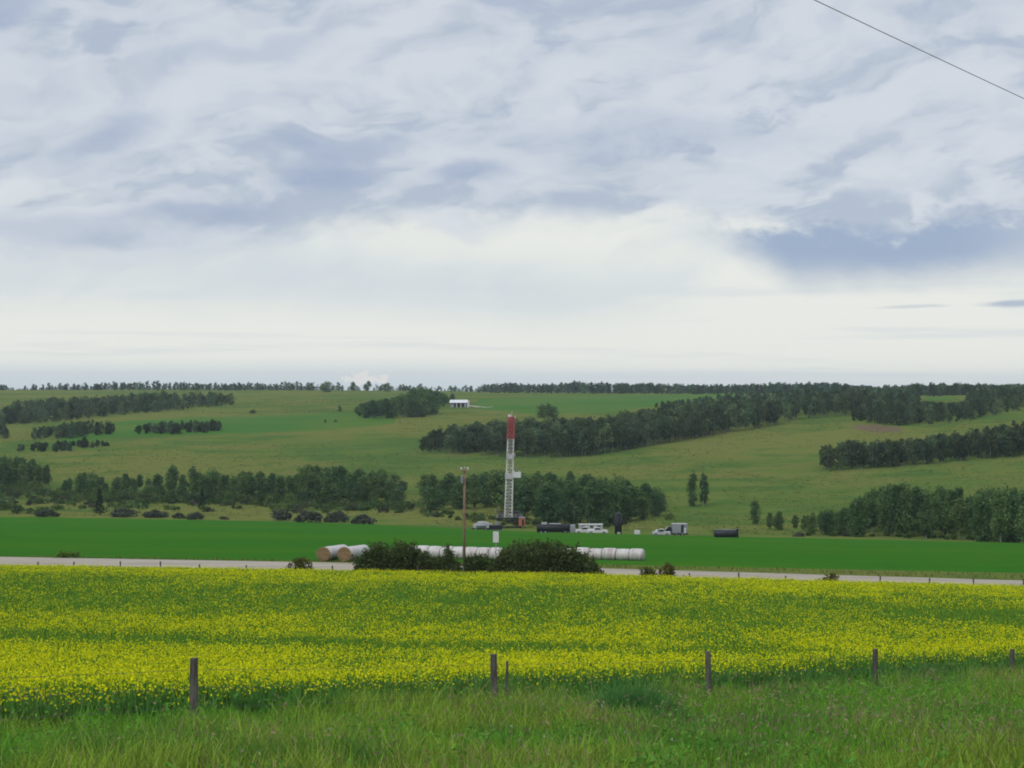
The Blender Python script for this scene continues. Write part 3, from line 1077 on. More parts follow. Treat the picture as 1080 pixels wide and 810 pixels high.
def scrub():
    """low bushes of the valley floor, too tangled to count"""
    r = np.random.default_rng(55)
    V, T = [], []
    polys = [([(-40, 544), (-40, 516), (60, 518), (130, 524), (300, 528), (430, 530), (440, 540), (380, 544), (270, 541), (100, 540)], 150, (4, 9)),
             ([(-40, 528), (-40, 516), (50, 515), (56, 526)], 34, (9, 15)),
             ([(60, 524), (300, 526), (300, 532), (60, 530)], 110, (8, 15)),
             ([(430, 538), (520, 546), (600, 556), (690, 552), (720, 545), (640, 558), (540, 556), (450, 545)], 40, (4, 9)),
             ([(300, 530), (440, 534), (440, 540), (300, 538)], 40, (7, 13)),
             ([(810, 566), (900, 566), (1080, 572), (1080, 570), (900, 564)], 24, (3, 6))]
    for poly, n, hh in polys:
        for (x, y) in sample_poly(poly, n, 3.0):
            p = hit(x, y)
            H = random.uniform(*hh) * p.y / F
            W = H * random.uniform(1.3, 2.6)
            v, t = lobes_cloud(shrub_lobes(H, W, r, 7), 26, 0.55, r)
            v[:, 2] = np.maximum(v[:, 2], 0.0)
            V.append(v + np.array(p))
            g = random.random()
            colr = np.array((0.042, 0.085, 0.028)) * (1 - g) + np.array((0.100, 0.155, 0.042)) * g
            if random.random() < 0.2:
                colr = np.array((0.07, 0.075, 0.05))
            T.append(t[:, None] * colr)
    v = np.concatenate(V)
    o = link_mesh('undergrowth', np_mesh('undergrowth', v, qface(len(v)), np.concatenate(T)), M['plant'])
    tag(o, 'tangled low bushes and scrub on the valley floor', 'undergrowth', kind='stuff')


scrub()


def pasture_tufts():
    """coarse grass tussocks over the pasture slopes"""
    r = np.random.default_rng(77)
    n = 60000
    Y = np.exp(r.uniform(math.log(500), math.log(1700), n)); px = r.uniform(-60, 1140, n)
    X = (px - CX) * Y / F
    Z = ground(X, Y)
    row = CY - F * Z / Y
    edge = np.interp(px, [-60, 0, 270, 540, 810, 1080, 1140], [542, 543, 547, 557, 564, 570, 571])
    keep = (row < edge) & ~((px > 60) & (px < 420) & (row > 436) & (row < 468) & (px < 440 - (row - 436) * 1.0)) & ~((px > 500) & (px < 790) & (row < 438))
    keep &= vfbm(X / 40.0 + 8, Y / 60.0, 3) > 0.40
    X, Y, Z = X[keep], Y[keep], Z[keep]
    n = len(X)
    q = 5
    s = (0.35 + 0.6 * r.random(n) ** 2) * (Y / 700.0) ** 0.5
    c = np.repeat(np.stack([X, Y, Z], 1), q, 0)
    sr = np.repeat(s, q)
    c = c + np.stack([r.normal(size=n * q) * 0.55 * sr, r.normal(size=n * q) * 0.5 * sr, r.random(n * q) * 0.35 * sr], 1)
    v = quads(c, 0.55 * sr, r, 0.6)
    g = r.random((n, 1))
    col = np.array((0.068, 0.108, 0.026)) * g + np.array((0.130, 0.138, 0.038)) * (1 - g)
    col = np.where(r.random((n, 1)) < 0.12, np.array((0.16, 0.135, 0.06)), col) * (0.8 + 0.4 * r.random((n, 1)))
    o = link_mesh('grass', np_mesh('grass', v, qface(len(v)), np.repeat(col, 4 * q, 0)), M['plant'])
    tag(o, 'coarse grass tussocks over the pasture slopes', 'grass', kind='stuff')


pasture_tufts()


# ------------------------------------------------------------------ near fence line and canola
def fence_y(X):
    return 38.4 + 1.13 * X


FN = math.hypot(1, 1.13)


def fence_d(X, Y):
    return (Y - fence_y(X)) / FN          # > 0 on the field side


def bloom(X, Y):
    """share of plants in full flower: the crop flowers in uneven strips"""
    s = Y + 0.46 * X + 2.6 * (vfbm(X / 9.0, Y / 14.0, 3) - 0.5)
    b = np.interp(s, [0, 56, 60, 63, 67, 70, 75, 80, 86, 94, 104, 118, 130, 142, 150, 400],
                  [0.95, 0.92, 0.55, 0.07, 0.06, 0.80, 0.98, 0.92, 0.35, 0.18, 0.15, 0.18, 0.26, 0.65, 0.9, 0.9])
    right = sstep(X, 0, 15)
    b2 = np.interp(s, [0, 60, 66, 74, 82, 92, 100, 110, 125, 140, 400], [0.95, 0.90, 0.38, 0.98, 0.75, 0.42, 0.28, 0.22, 0.35, 0.7, 0.85])
    b = b * (1 - right) + b2 * right
    b = b * np.clip(1 + 2.6 * (vfbm(X / 4.0 + 40, Y / 12.0 + 9, 4) - 0.5), 0.15, 1.8)
    b = b - 0.5 * np.exp(-((X - 24) / 5) ** 2 - ((Y - 93) / 8) ** 2)
    return np.clip(b, 0.02, 0.97)


def canola():
    r = np.random.default_rng(11)
    Vs, Ts = [], []
    bands = [(26, 48, 36, 0.043, 7, 0.9), (48, 72, 24, 0.048, 7, 1.0), (72, 110, 15, 0.054, 7, 1.2), (110, 196, 9.0, 0.070, 6, 1.6)]
    for (y0, y1, dens, fs, nf, wid) in bands:
        half = lambda y: y * 0.33 + 9
        n = int(dens * (y1 - y0) * 2 * half(y1))
        Y = r.uniform(y0, y1, n); X = r.uniform(-1, 1, n) * half(y1)
        d = fence_d(X, Y)
        dr = road_d(X, Y)
        ok = (np.abs(X) < half(Y)) & (d > 1.5 + 0.5 * vfbm(X, Y, 2)) & (dr < -13.5 + 1.2 * (vfbm(X / 4, Y / 4, 2) - 0.5))
        X, Y, d = X[ok], Y[ok], d[ok]
        n = len(X)
        Z = ground(X, Y)
        hgt = 0.72 + 0.22 * r.random(n) + 0.22 * (vfbm(X / 2.2, Y / 3.0, 3) - 0.5)
        hgt *= 0.62 + 0.38 * sstep(d, 1.2, 3.2)
        P = np.stack([X, Y, Z], 1)
        b = bloom(X, Y) * sstep(d + 0.8 * (r.random(n) - 0.5), 1.9, 3.0)
        full = r.random(n) < b
        # stems and leaves: upright narrow faces + broad lower leaves
        ns = 3
        for k in range(ns):
            off = r.normal(size=(n, 2)) * 0.07 * wid
            lean = r.normal(size=(n, 2)) * 0.10
            a = r.random(n) * PI
            w = (0.020 + 0.028 * r.random(n)) * wid * 1.6
            ax = np.stack([np.cos(a) * w, np.sin(a) * w, np.zeros(n)], 1)
            bot = P + np.concatenate([off, np.zeros((n, 1))], 1)
            hk = hgt * (0.80 + 0.18 * r.random(n))
            tp = bot + np.concatenate([lean * hk[:, None], hk[:, None]], 1)
            md = (bot + tp) / 2 + np.stack([lean[:, 1], lean[:, 0], np.zeros(n)], 1) * 0.15
            q = np.stack([bot - ax * .4, md - ax, tp, md + ax], 1)
            Vs.append(q.reshape(-1, 3))
            g = 0.7 + 0.6 * r.random((n, 1))
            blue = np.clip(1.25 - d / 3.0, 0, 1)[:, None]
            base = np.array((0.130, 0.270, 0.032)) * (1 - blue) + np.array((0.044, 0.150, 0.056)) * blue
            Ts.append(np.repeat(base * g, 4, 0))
        for k in range(2):
            c = P + np.stack([r.normal(size=n) * 0.10 * wid, r.normal(size=n) * 0.10 * wid, hgt * (0.35 + 0.5 * r.random(n))], 1)
            Vs.append(quads(c, 0.13 * wid, r, 0.6))
            Ts.append(np.repeat(np.array((0.085, 0.210, 0.040)) * (0.65 + 0.7 * r.random((n, 1))), 4, 0))
        # flower heads
        idx = np.nonzero(full)[0]
        for k in range(nf):
            m = idx if k < 2 else idx[r.random(len(idx)) < 0.75]
            c = P[m] + np.stack([r.normal(size=len(m)) * 0.10 * wid, r.normal(size=len(m)) * 0.10 * wid, hgt[m] * (0.70 + 0.38 * r.random(len(m)))], 1)
            Vs.append(quads(c, fs * 1.15, r, 0.95))
            yel = np.array((0.70, 0.665, 0.014)) * (0.75 + 0.45 * r.random((len(m), 1))) * np.array([1, 1, 1]) + np.array((-0.10, 0.0, 0.0)) * r.random((len(m), 1))
            Ts.append(np.repeat(yel, 4, 0))
        # a few buds on the rest
        m = np.nonzero(~full & (r.random(n) < 0.45) & (d > 2.2))[0]
        c = P[m] + np.stack([r.normal(size=len(m)) * 0.08, r.normal(size=len(m)) * 0.08, hgt[m] * (0.9 + 0.12 * r.random(len(m)))], 1)
        Vs.append(quads(c, fs * 0.8, r, 0.9))
        Ts.append(np.repeat(np.array((0.45, 0.48, 0.02)) * (0.7 + 0.4 * r.random((len(m), 1))), 4, 0))
    v = np.concatenate(Vs)
    o = link_mesh('canola_crop', np_mesh('canola_crop', v, qface(len(v)), np.concatenate(Ts)), M['plant'])
    tag(o, 'yellow flowering canola crop in uneven green and yellow strips', 'crop', kind='stuff')


canola()


def blades(X, Y, h, w, lean, col, r):
    n = len(X)
    Z = ground(X, Y) - 0.02
    P = np.stack([X, Y, Z], 1)
    a = r.random(n) * PI
    ax = np.stack([np.cos(a) * w, np.sin(a) * w, np.zeros(n)], 1)
    la = r.random(n) * 2 * PI
    L = np.stack([np.cos(la), np.sin(la), np.zeros(n)], 1) * (lean * h)[:, None]
    up = np.zeros((n, 3)); up[:, 2] = h
    m = P + up * 0.55 + L * 0.3
    t = P + up * (1 - 0.25 * lean[:, None]) + L
    v = np.stack([P - ax * .5, P + ax * .5, m + ax * .45, t + ax * 0.08, t - ax * 0.08, m - ax * .45], 1).reshape(-1, 3)
    b = np.arange(n)[:, None] * 6
    f = np.concatenate([b + np.array([[0, 1, 2, 5]]), b + np.array([[5, 2, 3, 4]])], 0)
    return v, f, np.repeat(col, 6, 0)


def grass():
    r = np.random.default_rng(21)
    V, Fc, T = [], [], []
    nb = 0

    def put(X, Y, h, w, lean, col):
        nonlocal nb
        v, f, t = blades(X, Y, h, w, lean, col, r)
        V.append(v); Fc.append(f + nb); T.append(t)
        nb += len(v)
    for (y0, y1, dens, wid) in ((8, 20, 90, 0.012), (20, 30, 330, 0.011), (30, 40, 300, 0.012), (40, 62, 170, 0.016)):
        half = y1 * 0.33 + 9
        n = int((y1 - y0) * 2 * half * dens)
        X = r.uniform(-half, half, n); Y = r.uniform(y0, y1, n)
        d = fence_d(X, Y)
        keep = (d < 2.0 + 0.6 * vfbm(X * 0.7, Y * 0.7, 2)) & (np.abs(X) < Y * 0.33 + 9)
        clump = vfbm(X / 0.8, Y / 0.8, 3)
        keep &= r.random(n) < 0.35 + 1.3 * (clump - 0.2)
        X, Y, d, clump = X[keep], Y[keep], d[keep], clump[keep]
        n = len(X)
        big = vfbm(X / 3.2 + 31, Y / 4.5 + 7, 3)
        h = (0.17 + 0.26 * r.random(n)) * (0.30 + 1.5 * clump) * (0.6 + 0.9 * big)
        h *= 1.0 + 0.35 * np.exp(-((d - 0.3) / 1.2) ** 2)
        w = wid * (0.6 + 1.1 * r.random(n) ** 2)
        lean = 0.15 + 0.5 * r.random(n)
        g = r.random((n, 1))
        k = sstep(big, 0.35, 0.62)[:, None]
        base = np.array((0.125, 0.310, 0.030)) * (1 - k) + np.array((0.225, 0.335, 0.043)) * k
        base = base * (0.4 + 1.2 * g)
        k2 = sstep(vfbm(X / 1.7 + 3, Y / 2.2 + 50, 3), 0.55, 0.7)[:, None]
        base = base * (1 - 0.8 * k2) + 0.8 * k2 * np.array((0.065, 0.20, 0.036)) * (0.7 + 0.6 * g)
        dry = (r.random(n) < 0.05 + (0.10 + 0.22 * sstep(X, -3, 6)) * sstep(vfbm(X / 2.4 + 90, Y / 2.4, 3), 0.5, 0.7))[:, None]
        base = np.where(dry, np.array((0.36, 0.29, 0.15)) * (0.6 + 0.6 * g), base)
        put(X, Y, h, w, lean, base)
    # broad weed leaves in patches
    n = 76000
    Y = r.uniform(19, 58, n); X = r.uniform(-1, 1, n) * (Y * 0.33 + 5)
    pt = vfbm(X / 0.9 + 70, Y / 1.3 + 22, 3)
    keep = (fence_d(X, Y) < 1.9) & (pt > 0.53)
    X, Y, pt = X[keep], Y[keep], pt[keep]
    c = np.stack([X, Y, ground(X, Y) + 0.06 + (0.15 + 1.6 * (pt - 0.53)) * r.random(len(X)) ** 0.7], 1)
    wq = quads(c, 0.085, r, 0.55)
    k = r.random((len(X), 1))
    wt = np.repeat((np.array((0.085, 0.24, 0.04)) * (1 - k) + np.array((0.15, 0.31, 0.045)) * k) * (0.7 + 0.6 * r.random((len(X), 1))), 4, 0)
    # tall thin flowering grass stalks with pale heads
    n = 11500
    Y = r.uniform(21, 58, n); X = r.uniform(-1, 1, n) * (Y * 0.33 + 5)
    keep = (fence_d(X, Y) < 1.6) & (vfbm(X / 2.0 + 60, Y / 2.6 + 2, 3) > 0.47)
    keep &= r.random(n) < 0.35 + 0.65 * sstep(X, -4, 5)
    X, Y = X[keep], Y[keep]
    n = len(X)
    h = 0.42 + 0.35 * r.random(n)
    put(X, Y, h, np.full(n, 0.008), 0.1 + 0.25 * r.random(n), np.array((0.16, 0.16, 0.06)) * (0.6 + 0.6 * r.random((n, 1))))
    Z = ground(X, Y)
    c = np.stack([X, Y, Z + h * 0.95], 1) + r.normal(size=(n, 3)) * 0.03
    ver = np.concatenate(V)
    q = quads(c, 0.066, r, 0.5)
    tq = np.repeat(np.array((0.27, 0.21, 0.135)) * (0.6 + 0.6 * r.random((n, 1))), 4, 0)
    verts = np.concatenate([ver, q, wq])
    faces = np.concatenate(Fc + [qface(len(q)) + len(ver), qface(len(wq)) + len(ver) + len(q)])
    o = link_mesh('grass', np_mesh('grass', verts, faces, np.concatenate(T + [tq, wt])), M['plant'])
    tag(o, 'rough uncut grass on the bank in front of the fence', 'grass', kind='stuff')


grass()


def verge():
    """long grass along both sides of the gravel road and round the valley edge of the crop"""
    r = np.random.default_rng(31)
    n = 9000
    X = r.uniform(-75, 75, n)
    d = np.where(r.random(n) < 0.75, r.uniform(-13.8, -4.8, n), r.uniform(4.9, 8.0, n))
    Y = 190 - 0.17 * X + d / ROADC
    h = 0.25 + 0.3 * r.random(n)
    h *= np.where(d > 0, 0.7, 0.8)
    col = np.array((0.10, 0.125, 0.035)) * (0.6 + 0.7 * r.random((n, 1)))
    col = np.where(r.random((n, 1)) < 0.25, np.array((0.22, 0.19, 0.09)), col)
    v, f, t = blades(X, Y, h, 0.05 + 0.05 * r.random(n), 0.1 + 0.4 * r.random(n), col, r)
    o = link_mesh('grass', np_mesh('grass', v, f, t), M['plant'])
    tag(o, 'long verge grass along both sides of the gravel road', 'grass', kind='stuff')


verge()


def weeds():
    r = np.random.default_rng(41)
    # small pale flower heads scattered through the grass
    n = 420
    Y = r.uniform(22, 48, n); X = r.uniform(-1, 1, n) * (Y * 0.3)
    k = (fence_d(X, Y) < 0.8) & (vfbm(X / 1.6 + 11, Y / 1.6 + 4, 2) > 0.5)
    X, Y = X[k], Y[k]
    n = len(X)
    c = np.stack([X, Y, ground(X, Y) + 0.22 + 0.22 * r.random(n)], 1)
    v = quads(np.repeat(c, 4, 0) + r.normal(size=(4 * n, 3)) * 0.014, 0.024, r)
    pal = np.array([(0.48, 0.45, 0.42), (0.36, 0.26, 0.26), (0.42, 0.37, 0.25)])[r.integers(0, 3, n)]
    t = np.repeat(np.repeat(pal, 4, 0), 4, 0)
    st, f2, t2 = blades(X, Y, c[:, 2] - ground(X, Y), np.full(n, 0.008), np.zeros(n) + 0.02, np.tile(np.array((0.06, 0.11, 0.03)), (n, 1)), r)
    o = link_mesh('wild_flowers', np_mesh('wild_flowers', np.concatenate([v, st]), np.concatenate([qface(len(v)), f2 + len(v)]), np.concatenate([t, t2])), M['plant'])
    tag(o, 'small pale clover and yarrow heads dotted through the bank grass', 'wildflowers', kind='stuff')

    def tuft(X0, Y0, rad, hgt, n, colA, colB, name, label, cat, wid=0.02, stiff=0.5, heads=None):
        q = np.sqrt(r.random(n)) * rad; a = r.random(n) * 2 * PI
        X = X0 + q * np.cos(a); Y = Y0 + q * np.sin(a)
        h = hgt * (1.05 - 0.6 * (q / rad) ** 2) * (0.6 + 0.5 * r.random(n))
        g = r.random((n, 1))
        col = np.array(colA) * g + np.array(colB) * (1 - g)
        v, f, t = blades(X, Y, h, wid * (0.6 + 0.8 * r.random(n)), stiff * (0.3 + 0.9 * r.random(n)), col, r)
        if heads is not None:
            k = r.random(n) < 0.5
            c = np.stack([X, Y, ground(X, Y) + h * 0.92], 1)[k] + r.normal(size=(k.sum(), 3)) * 0.05
            qv = quads(c, 0.06, r, 0.6)
            f = np.concatenate([f, qface(len(qv)) + len(v)])
            t = np.concatenate([t, np.repeat(np.array(heads) * (0.6 + 0.6 * r.random((len(c), 1))), 4, 0)])
            v = np.concatenate([v, qv])
        z0 = float(ground(X0, Y0))
        v = v - np.array((X0, Y0, z0))
        o = link_mesh(name, np_mesh(name, v, f, t), M['plant'], loc=(X0, Y0, z0))
        tag(o, label, cat)

    def gp(px, row):
        p = hit(px, row)
        return p.x, p.y
    x, y = gp(668, 763)
    tuft(x, y, 1.0, 0.95, 1700, (0.05, 0.16, 0.05), (0.10, 0.24, 0.06), 'grass_clump', 'big dark green grass clump right of the paired fence posts', 'grass clump', 0.02, 0.6)
    x, y = gp(705, 768)
    tuft(x, y, 0.6, 0.55, 500, (0.06, 0.18, 0.04), (0.11, 0.25, 0.05), 'grass_clump', 'smaller grass clump left of the middle fence post', 'grass clump', 0.02, 0.6)
    x, y = gp(285, 752)
    tuft(x, y, 0.4, 0.55, 600, (0.035, 0.11, 0.03), (0.06, 0.15, 0.03), 'grass_clump', 'dark weed clump right of the leftmost near fence post', 'grass clump', 0.03, 0.6)
    x, y = gp(30, 770)
    tuft(x, y, 0.85, 0.76, 700, (0.20, 0.175, 0.19), (0.14, 0.15, 0.13), 'dead_weeds', 'tall greyish dead weed stalks at the lower left edge', 'weeds', 0.018, 0.35, heads=(0.21, 0.175, 0.19))
    x, y = gp(68, 768)
    tuft(x, y, 0.5, 0.66, 340, (0.19, 0.165, 0.19), (0.14, 0.14, 0.13), 'dead_weeds', 'smaller purplish dead weeds beside the tall grey stalks', 'weeds', 0.018, 0.3, heads=(0.22, 0.17, 0.19))
    x, y = gp(240, 760)
    tuft(x, y, 0.12, 0.95, 16, (0.10, 0.085, 0.06), (0.08, 0.07, 0.05), 'dead_weeds', 'thin bare brown weed stalk right of the leftmost near post', 'weeds', 0.014, 0.2)


weeds()


# ------------------------------------------------------------------ fences
def wire_pts(a, b, sag, n=7):
    a, b = Vector(a), Vector(b)
    return [a.lerp(b, k / n) + Vector((0, 0, -sag * 4 * (k / n) * (1 - k / n))) for k in range(n + 1)]


def near_fence():
    root = empty('wire_fence', (-0.38, 37.97, float(ground(-0.38, 37.97))))
    tag(root, 'barbed wire fence on weathered wooden posts before the canola', 'fence')
    base = Vector(root.location)
    pts = [(205, 32.1, 694, 0.075, 0.0), (521, 38.0, 690, 0.072, 0.0), (747, 43.9, 687, 0.070, -0.01), (923, 49.8, 684.5, 0.075, 0.0), (1067, 55.7, 684.5, 0.075, 0.01)]
    tops = []
    P = [((px - CX) * y / F, y, (CY - row) * y / F, rad, tl) for px, y, row, rad, tl in pts]
    step = (P[1][0] - P[0][0], P[1][1] - P[0][1])
    x0, y0 = P[0][0] - step[0], P[0][1] - step[1]
    P = [(x0, y0, float(ground(x0, y0)) + 1.3, 0.07, 0.0)] + P
    x1, y1 = P[-1][0] + step[0], P[-1][1] + step[1]
    P.append((x1, y1, float(ground(x1, y1)) + 1.3, 0.07, 0.0))
    for (x, y, zt, rad, tl) in P:
        zb = float(ground(x, y)) - 0.4
        b = MB()
        h = zt - zb
        q = []
        for k in range(6):
            t = k / 5
            q.append(Vector((x + tl * t + 0.008 * math.sin(5 * t + x), y, zb + h * t)) - base)
        b.tube(q, [rad * (1.05 - 0.08 * k / 5) * (1 + 0.03 * math.sin(7 * k + x)) for k in range(6)], 10)
        b.build('post', M['post'], root)
        tops.append(Vector((x + tl, y, zt)))
    for drop in (0.20, 0.52, 0.86):
        b = MB()
        for i in range(len(tops) - 1):
            a = tops[i] + Vector((-0.03, -0.075, -drop)) - base
            c = tops[i + 1] + Vector((-0.03, -0.075, -drop)) - base
            wp = wire_pts(a, c, 0.03)
            b.tube(wp, 0.0034, 5, False)
            for k in range(24):            # barbs
                t = (k + 0.5) / 24
                i0 = min(6, int(t * 7)); p = wp[i0].lerp(wp[i0 + 1], t * 7 - i0)
                b.bar(p + Vector((0, 0, -0.018)), p + Vector((0.006, 0, 0.018)), 0.003)
        b.build('wire', M['wire'], root)
    # the thin loose stake beside the second post
    y = 38.6
    xt, zt = (535 - CX) * y / F, (CY - 697) * y / F
    xb = (533 - CX) * y / F
    zb = float(ground(xb, y)) - 0.3
    b = MB()
    b.tube([(0, 0, -0.3), ((xt - xb) * 0.5 + 0.008, 0, (zt - zb) / 2 - 0.3), (xt - xb, 0, zt - zb - 0.3)], [0.032, 0.03, 0.026], 8)
    o = b.build('wooden_stake', M['post'], loc=(xb, y, zb + 0.3))
    tag(o, 'thin leaning wooden stake right beside a fence post', 'stake')


near_fence()


def far_fence():
    x_of = lambda X: 190 - 0.17 * X - 11.6 / ROADC
    root = empty('wire_fence', (0, x_of(0), float(ground(0, x_of(0)))))
    tag(root, 'far post fence along the gravel road behind the canola', 'fence')
    base = Vector(root.location)
    tops = []
    for k in range(-15, 14):
        X = k * 4.45 + random.uniform(-0.35, 0.35) - 0.4
        Y = x_of(X)
        z = float(ground(X, Y))
        h = 1.2 + random.uniform(-0.15, 0.18)
        t = random.uniform(-0.05, 0.05)
        b = MB()
        b.tube([Vector((X, Y, z - 0.3)) - base, Vector((X + t / 2, Y, z + h / 2)) - base, Vector((X + t, Y, z + h)) - base], [0.085, 0.08, 0.075], 8)
        b.build('post', M['post'], root)
        tops.append(Vector((X + t, Y, z + h)))
    for drop in (0.15, 0.55):
        b = MB()
        for i in range(len(tops) - 1):
            b.tube([tops[i] - base + Vector((0, -0.08, -drop)), tops[i + 1] - base + Vector((0, -0.08, -drop))], 0.004, 4, False)
        b.build('wire', M['wire'], root)


far_fence()


# ------------------------------------------------------------------ shrubs along the road
def willow(name, px0, px1, row_top, d, label, seed, n_stem=60, hfun=None, mat='willow', col=(1, 1, 1)):
    """multi-stemmed bush, seen from px0 to px1, with its top at row_top"""
    r = np.random.default_rng(seed)
    a0 = ((px0 + px1) / 2 - CX) / F
    Y = (190 + d / ROADC) / (1 + 0.17 * a0)
    X = a0 * Y
    z = float(ground(X, Y))
    W = (px1 - px0) * Y / F * 1.1
    H = -(row_top - CY) * Y / F - z
    D = min(3.4, W * 0.45)
    V, T = [], []
    sb = MB()
    for k in range(int(n_stem * 1.9)):
        u = r.uniform(-1, 1); w = r.uniform(-1, 1)
        prof = (1 - abs(u) ** 3.6) * (0.72 + 0.28 * r.random()) * (1 - 0.25 * w * w)
        if hfun: prof *= hfun(u)
        h = max(H * prof, 0.5)
        bx, by = u * W / 2 * 0.86, w * D / 2 * 0.8
        lx, ly = u * 0.25 * h * 0.5 + r.normal() * 0.12 * h, r.normal() * 0.12 * h
        gz = float(ground(X + bx, Y + by)) - z
        pts = [Vector((bx, by, gz - 0.1)), Vector((bx + lx * 0.4, by + ly * 0.4, gz + h * 0.5)), Vector((bx + lx, by + ly, gz + h))]
        sb.tube(pts, [0.03, 0.02, 0.006], 4, False)
        m = int(46 * (0.5 + h / 3))
        t = r.random(m) ** 0.8 * 0.97 + 0.03
        p0 = np.array(pts[0]); p1 = np.array(pts[1]); p2 = np.array(pts[2])
        c = p0 * ((1 - t) ** 2)[:, None] + p1 * (2 * t * (1 - t))[:, None] + p2 * (t * t)[:, None]
        spread = (0.34 * (1.15 - t) + 0.06)[:, None]
        c = c + r.normal(size=(m, 3)) * spread * np.array((1, 1, 0.7))
        c[:, 2] = np.maximum(c[:, 2], gz + 0.05)
        V.append(quads(c, 0.27, r, 0.6))
        T.append(np.repeat((0.75 + 0.5 * r.random()) * (0.75 + 0.5 * r.random((m, 1))) * np.array(col), 4, 0))
    root = empty(name, (X, Y, z))
    tag(root, label, 'shrub')
    v = np.concatenate(V)
    link_mesh('foliage', np_mesh('foliage', v, qface(len(v)), np.concatenate(T)), M[mat], root)
    sb.build('stem', M['darkbark'], root)


willow('willow_shrub', 370, 464, 568, -9.4, 'dense dark willow shrub left of the utility pole', 1, 120)
willow('willow_shrub', 449, 487, 572, -9.0, 'thin spiky willow shrub touching the utility pole on its left', 2, 48, lambda u: 0.75 + 0.3 * math.sin(u * 5))
willow('willow_shrub', 488, 520, 583, -9.6, 'small low willow shrub just right of the utility pole', 3, 48)
willow('willow_shrub', 509, 641, 570, -9.6, 'largest dark willow shrub in front of the white bale tube', 4, 185, lambda u: 1.05 - 0.12 * u)
willow('brown_shrub', 303, 330, 584, -9.0, 'small brownish shrub left of the two straw ended bales', 5, 13, None, 'willow', (1.5, 1.15, 0.9))
willow('brown_shrub', 696, 708, 592, -9.2, 'upright brownish shrub in front of the road right of the bales', 6, 14, None, 'willow', (1.9, 1.15, 0.95))
willow('brown_shrub', 676, 690, 597, -9.4, 'short brownish shrub left of the upright one by the road', 7, 12, None, 'willow', (1.5, 1.15, 0.9))
willow('brown_shrub', 868, 884, 603, -10.5, 'tiny brown shrub against the pale road on the right', 8, 10, None, 'willow', (1.6, 1.1, 0.9))
willow('low_bush', 63, 83, 583, 5.4, 'faint low bush on the far verge of the road at left', 9, 14, None, 'leaf', (2.2, 1.9, 1.0))


# ------------------------------------------------------------------ bales
def bale_row(px0, px1, y0, y1, dia, label, n, straw_at=None):
    """tube of wrapped round bales lying end to end on the field beyond the road"""
    a = Vector(((px0 - CX) * y0 / F, y0, 0)); b = Vector(((px1 - CX) * y1 / F, y1, 0))
    a.z = float(ground(a.x, a.y)) + 0.12; b.z = float(ground(b.x, b.y)) + 0.12
    root = empty('bale_tube', a)
    d = b - a
    root.rotation_euler = Vector((d.x, d.y, 0)).to_track_quat('X', 'Z').to_euler()
    slope = d.z / Vector((d.x, d.y)).length
    Ln = d.length
    tag(root, label, 'bales')
    step = Ln / n
    for k in range(n):
        r = dia / 2 * random.uniform(0.96, 1.03)
        m = MB()
        x0, x1 = k * step + 0.012, (k + 1) * step - 0.012
        prof = [(x0, 0.80), (x0 + 0.07, 0.95), (x0 + 0.22, 1.0), ((x0 + x1) / 2, 1.015), (x1 - 0.22, 1.0), (x1 - 0.07, 0.95), (x1, 0.80)]
        if straw_at == 'start' and k == 0:
            prof = prof[2:]; prof[0] = (x0, 1.0)
        if k == n - 1:
            prof[-1] = (x1 + 0.06, 0.62); prof[-2] = (x1 - 0.04, 0.9)
        sg = 0.94
        ring = [[(x, r * f * math.cos(t), r * sg * (1 + f * math.sin(t)) + x * slope - 0.05) for t in [2 * PI * j / 28 for j in range(28)]] for x, f in prof]
        vs = [p for q in ring for p in q]
        fs = []
        for i in range(len(ring) - 1):
            for j in range(28):
                j2 = (j + 1) % 28
                fs.append((i * 28 + j, (i + 1) * 28 + j, (i + 1) * 28 + j2, i * 28 + j2))
        fs.append(tuple(range(28)))
        fs.append(tuple((len(ring) - 1) * 28 + j for j in range(27, -1, -1)))
        m.add(vs, fs)
        ob = m.build('bale', M['wrap'], root, smooth_=True)
        if straw_at == 'start' and k == 0:
            e = MB()
            e.tube([(x0 - 0.03, 0, r * sg - 0.05), (x0 + 0.012, 0, r * sg - 0.05)], [r * 0.965, r * 0.98], 28)
            e.build('straw_end', M['straw'], ob)
    return root


bale_row(341, 362, 201, 211, 1.66, 'short white bale tube with straw end, left of its twin', 2, 'start')
bale_row(363, 384, 200, 210, 1.66, 'short white bale tube with straw end, right of its twin', 2, 'start')
bale_row(428, 530, 207, 203, 1.62, 'white bale tube seen behind the utility pole', 8)
bale_row(552, 679, 207, 203, 1.50, 'long white bale tube ending round on the right', 9)


